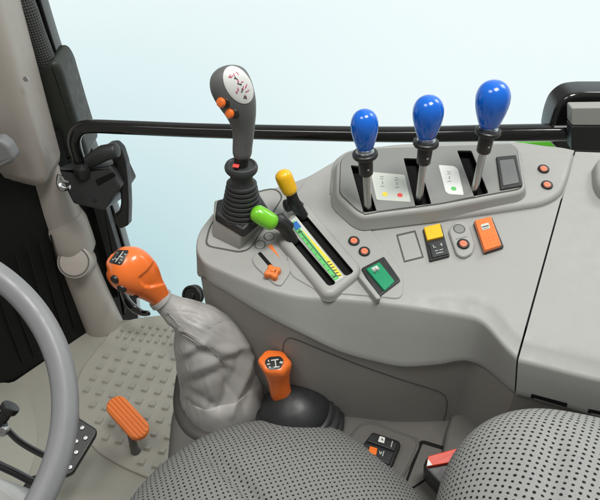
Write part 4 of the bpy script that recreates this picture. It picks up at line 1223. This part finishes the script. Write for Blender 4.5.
# black column levers
cl = empty('column_lever', PT(10, 410, 1.0), 'black column lever with a round end knob at the left edge', 'lever')
tl = .95
mb = MB(); pts = crom([PT(-6, 424, tl), PT(5, 428, tl), (PT(18, 440, tl)), PT(32, 449, tl), PT(50, 458, tl)], 6)
mb.tube(pts, .0062, 12, flat=.75); obj('arm', mb, G['gloss'], cl)
mb = MB(); A = PT(-2, 425, tl - .01); B = PT(11.5, 405.5, tl - .01); ax = (B - A).normalized(); L = (B - A).length
mb.lathe(A, ax, [(.011, -.012), (.0125, -.004), (.0125, .006), (.0085, .008), (.0085, L - .014), (.0095, L - .011), (.0125, L - .010), (.0135, L - .007), (.0135, L - .002), (.0125, L), (.001, L + .0006)], 28); obj('knob', mb, G['black'], cl)
mb = MB(); mb.lathe(PT(3, 431, tl - .015), (.2, -.7, .6), [(.0075, -.01), (.0075, .004), (.0055, .006), (.001, .0065)], 16); obj('bolt', mb, G['steel'], cl)
lk = empty('column_linkage', PT(10, 470, .9), 'flat black link bar below the column lever behind the steering wheel', 'link')
tl = .97
mb = MB(); mb.tube(crom([PT(-20, 455, tl), PT(0, 465.5, tl), PT(16, 473, tl), PT(32, 481, tl), PT(45, 484, tl)], 6), .0075, 12, flat=.8); obj('bar', mb, G['gloss'], lk)
mb = MB(); fq = Frame(PT(30, 485, tl), (1, .3, .2), (.1, -.6, .8)); mb.prism(fq, rnd(fq.poly([(22, 488), (31, 476), (42, 474), (40, 492), (28, 497)]), .005), -.02, .006, .004); obj('clevis', mb, G['black'], lk)
mb = MB()
fcv = Frame(PT(10, 490, .88), (1, 0, 0), (-.05, -.4, .9))
mb.prism(fcv, rnd(fcv.poly([(-60, 460), (0, 478), (14, 486), (27, 499), (40, 540), (-60, 560)]), .02, 6), -.12, 0, .012, 5)
obj('column_cover', mb, G['colgrey'], label='pale grey steering column cover in the bottom left corner', cat='cover')

# ================================================================== LIGHT
w = bpy.data.worlds.new('World'); SC.world = w; w.use_nodes = True
nt = w.node_tree; bg = nt.nodes['Background']
tc = nt.nodes.new('ShaderNodeTexCoord'); spx = nt.nodes.new('ShaderNodeSeparateXYZ'); nt.links.new(tc.outputs['Generated'], spx.inputs[0])
mr = nt.nodes.new('ShaderNodeMapRange'); mr.inputs[1].default_value = -1; mr.inputs[2].default_value = 1; nt.links.new(spx.outputs['Z'], mr.inputs[0])
cr = nt.nodes.new('ShaderNodeValToRGB'); nt.links.new(mr.outputs[0], cr.inputs[0])
E = cr.color_ramp.elements
def pos(z): return (z + 1) / 2
E[0].position = pos(-.78); E[0].color = (.38, .60, .63, 1)
E[1].position = pos(-.27); E[1].color = (.82, .935, .95, 1)
for z, c in ((-.62, (.44, .665, .695, 1)), (-.45, (.65, .825, .85, 1)), (-.05, (.75, .8, .8, 1)), (.2, (.3, .3, .29, 1)), (1, (.3, .3, .29, 1))):
    e = E.new(pos(z)); e.color = c
# the bright backdrop stands on the window side only; behind the viewer is the dim cab
my = nt.nodes.new('ShaderNodeMapRange'); my.interpolation_type = 'SMOOTHSTEP'; my.inputs[1].default_value = -.15; my.inputs[2].default_value = .35; nt.links.new(spx.outputs['Y'], my.inputs[0])
mz = nt.nodes.new('ShaderNodeMix'); mz.data_type = 'RGBA'; mz.inputs[6].default_value = (.27, .264, .25, 1)
mxx = nt.nodes.new('ShaderNodeMapRange'); mxx.interpolation_type = 'SMOOTHSTEP'; mxx.inputs[1].default_value = -.4; mxx.inputs[2].default_value = .25; mxx.inputs[3].default_value = 0; mxx.inputs[4].default_value = .85; nt.links.new(spx.outputs['X'], mxx.inputs[0])
mw = nt.nodes.new('ShaderNodeMix'); mw.data_type = 'RGBA'; mw.inputs[7].default_value = (.89, .985, .99, 1); nt.links.new(cr.outputs[0], mw.inputs[6]); nt.links.new(mxx.outputs[0], mw.inputs[0])
nt.links.new(my.outputs[0], mz.inputs[0]); nt.links.new(mw.outputs[2], mz.inputs[7])
nt.links.new(mz.outputs[2], bg.inputs['Color']); bg.inputs['Strength'].default_value = 1.0
def lamp(name, loc, target, sx, sy, power, col=(1, 1, 1)):
    l = bpy.data.lights.new(name, 'AREA'); l.shape = 'RECTANGLE'; l.size = sx; l.size_y = sy; l.energy = power; l.color = col
    o = bpy.data.objects.new(name, l); COL.objects.link(o); o.location = loc
    o.rotation_euler = (V(target) - V(loc)).to_track_quat('-Z', 'Y').to_euler(); return o
lamp('softbox', (.45, .3, 2.9), (.1, .8, .7), (.75), .6, 41, (1, .985, .96))
lamp('softbox', (-.9, .1, 2.7), (-.5, .9, .1), .8, .6, 14, (1, .98, .95))
lamp('softbox', (1.6, 1.6, 2.4), (.2, .8, .8), .8, .8, 14, (1, .98, .96))
vs = SC.view_settings; vs.view_transform = 'Standard'; vs.look = 'None'; vs.exposure = 0; vs.gamma = 1; vs.use_curve_mapping = False
SC.render.film_transparent = False
SC.cycles.max_bounces = 6
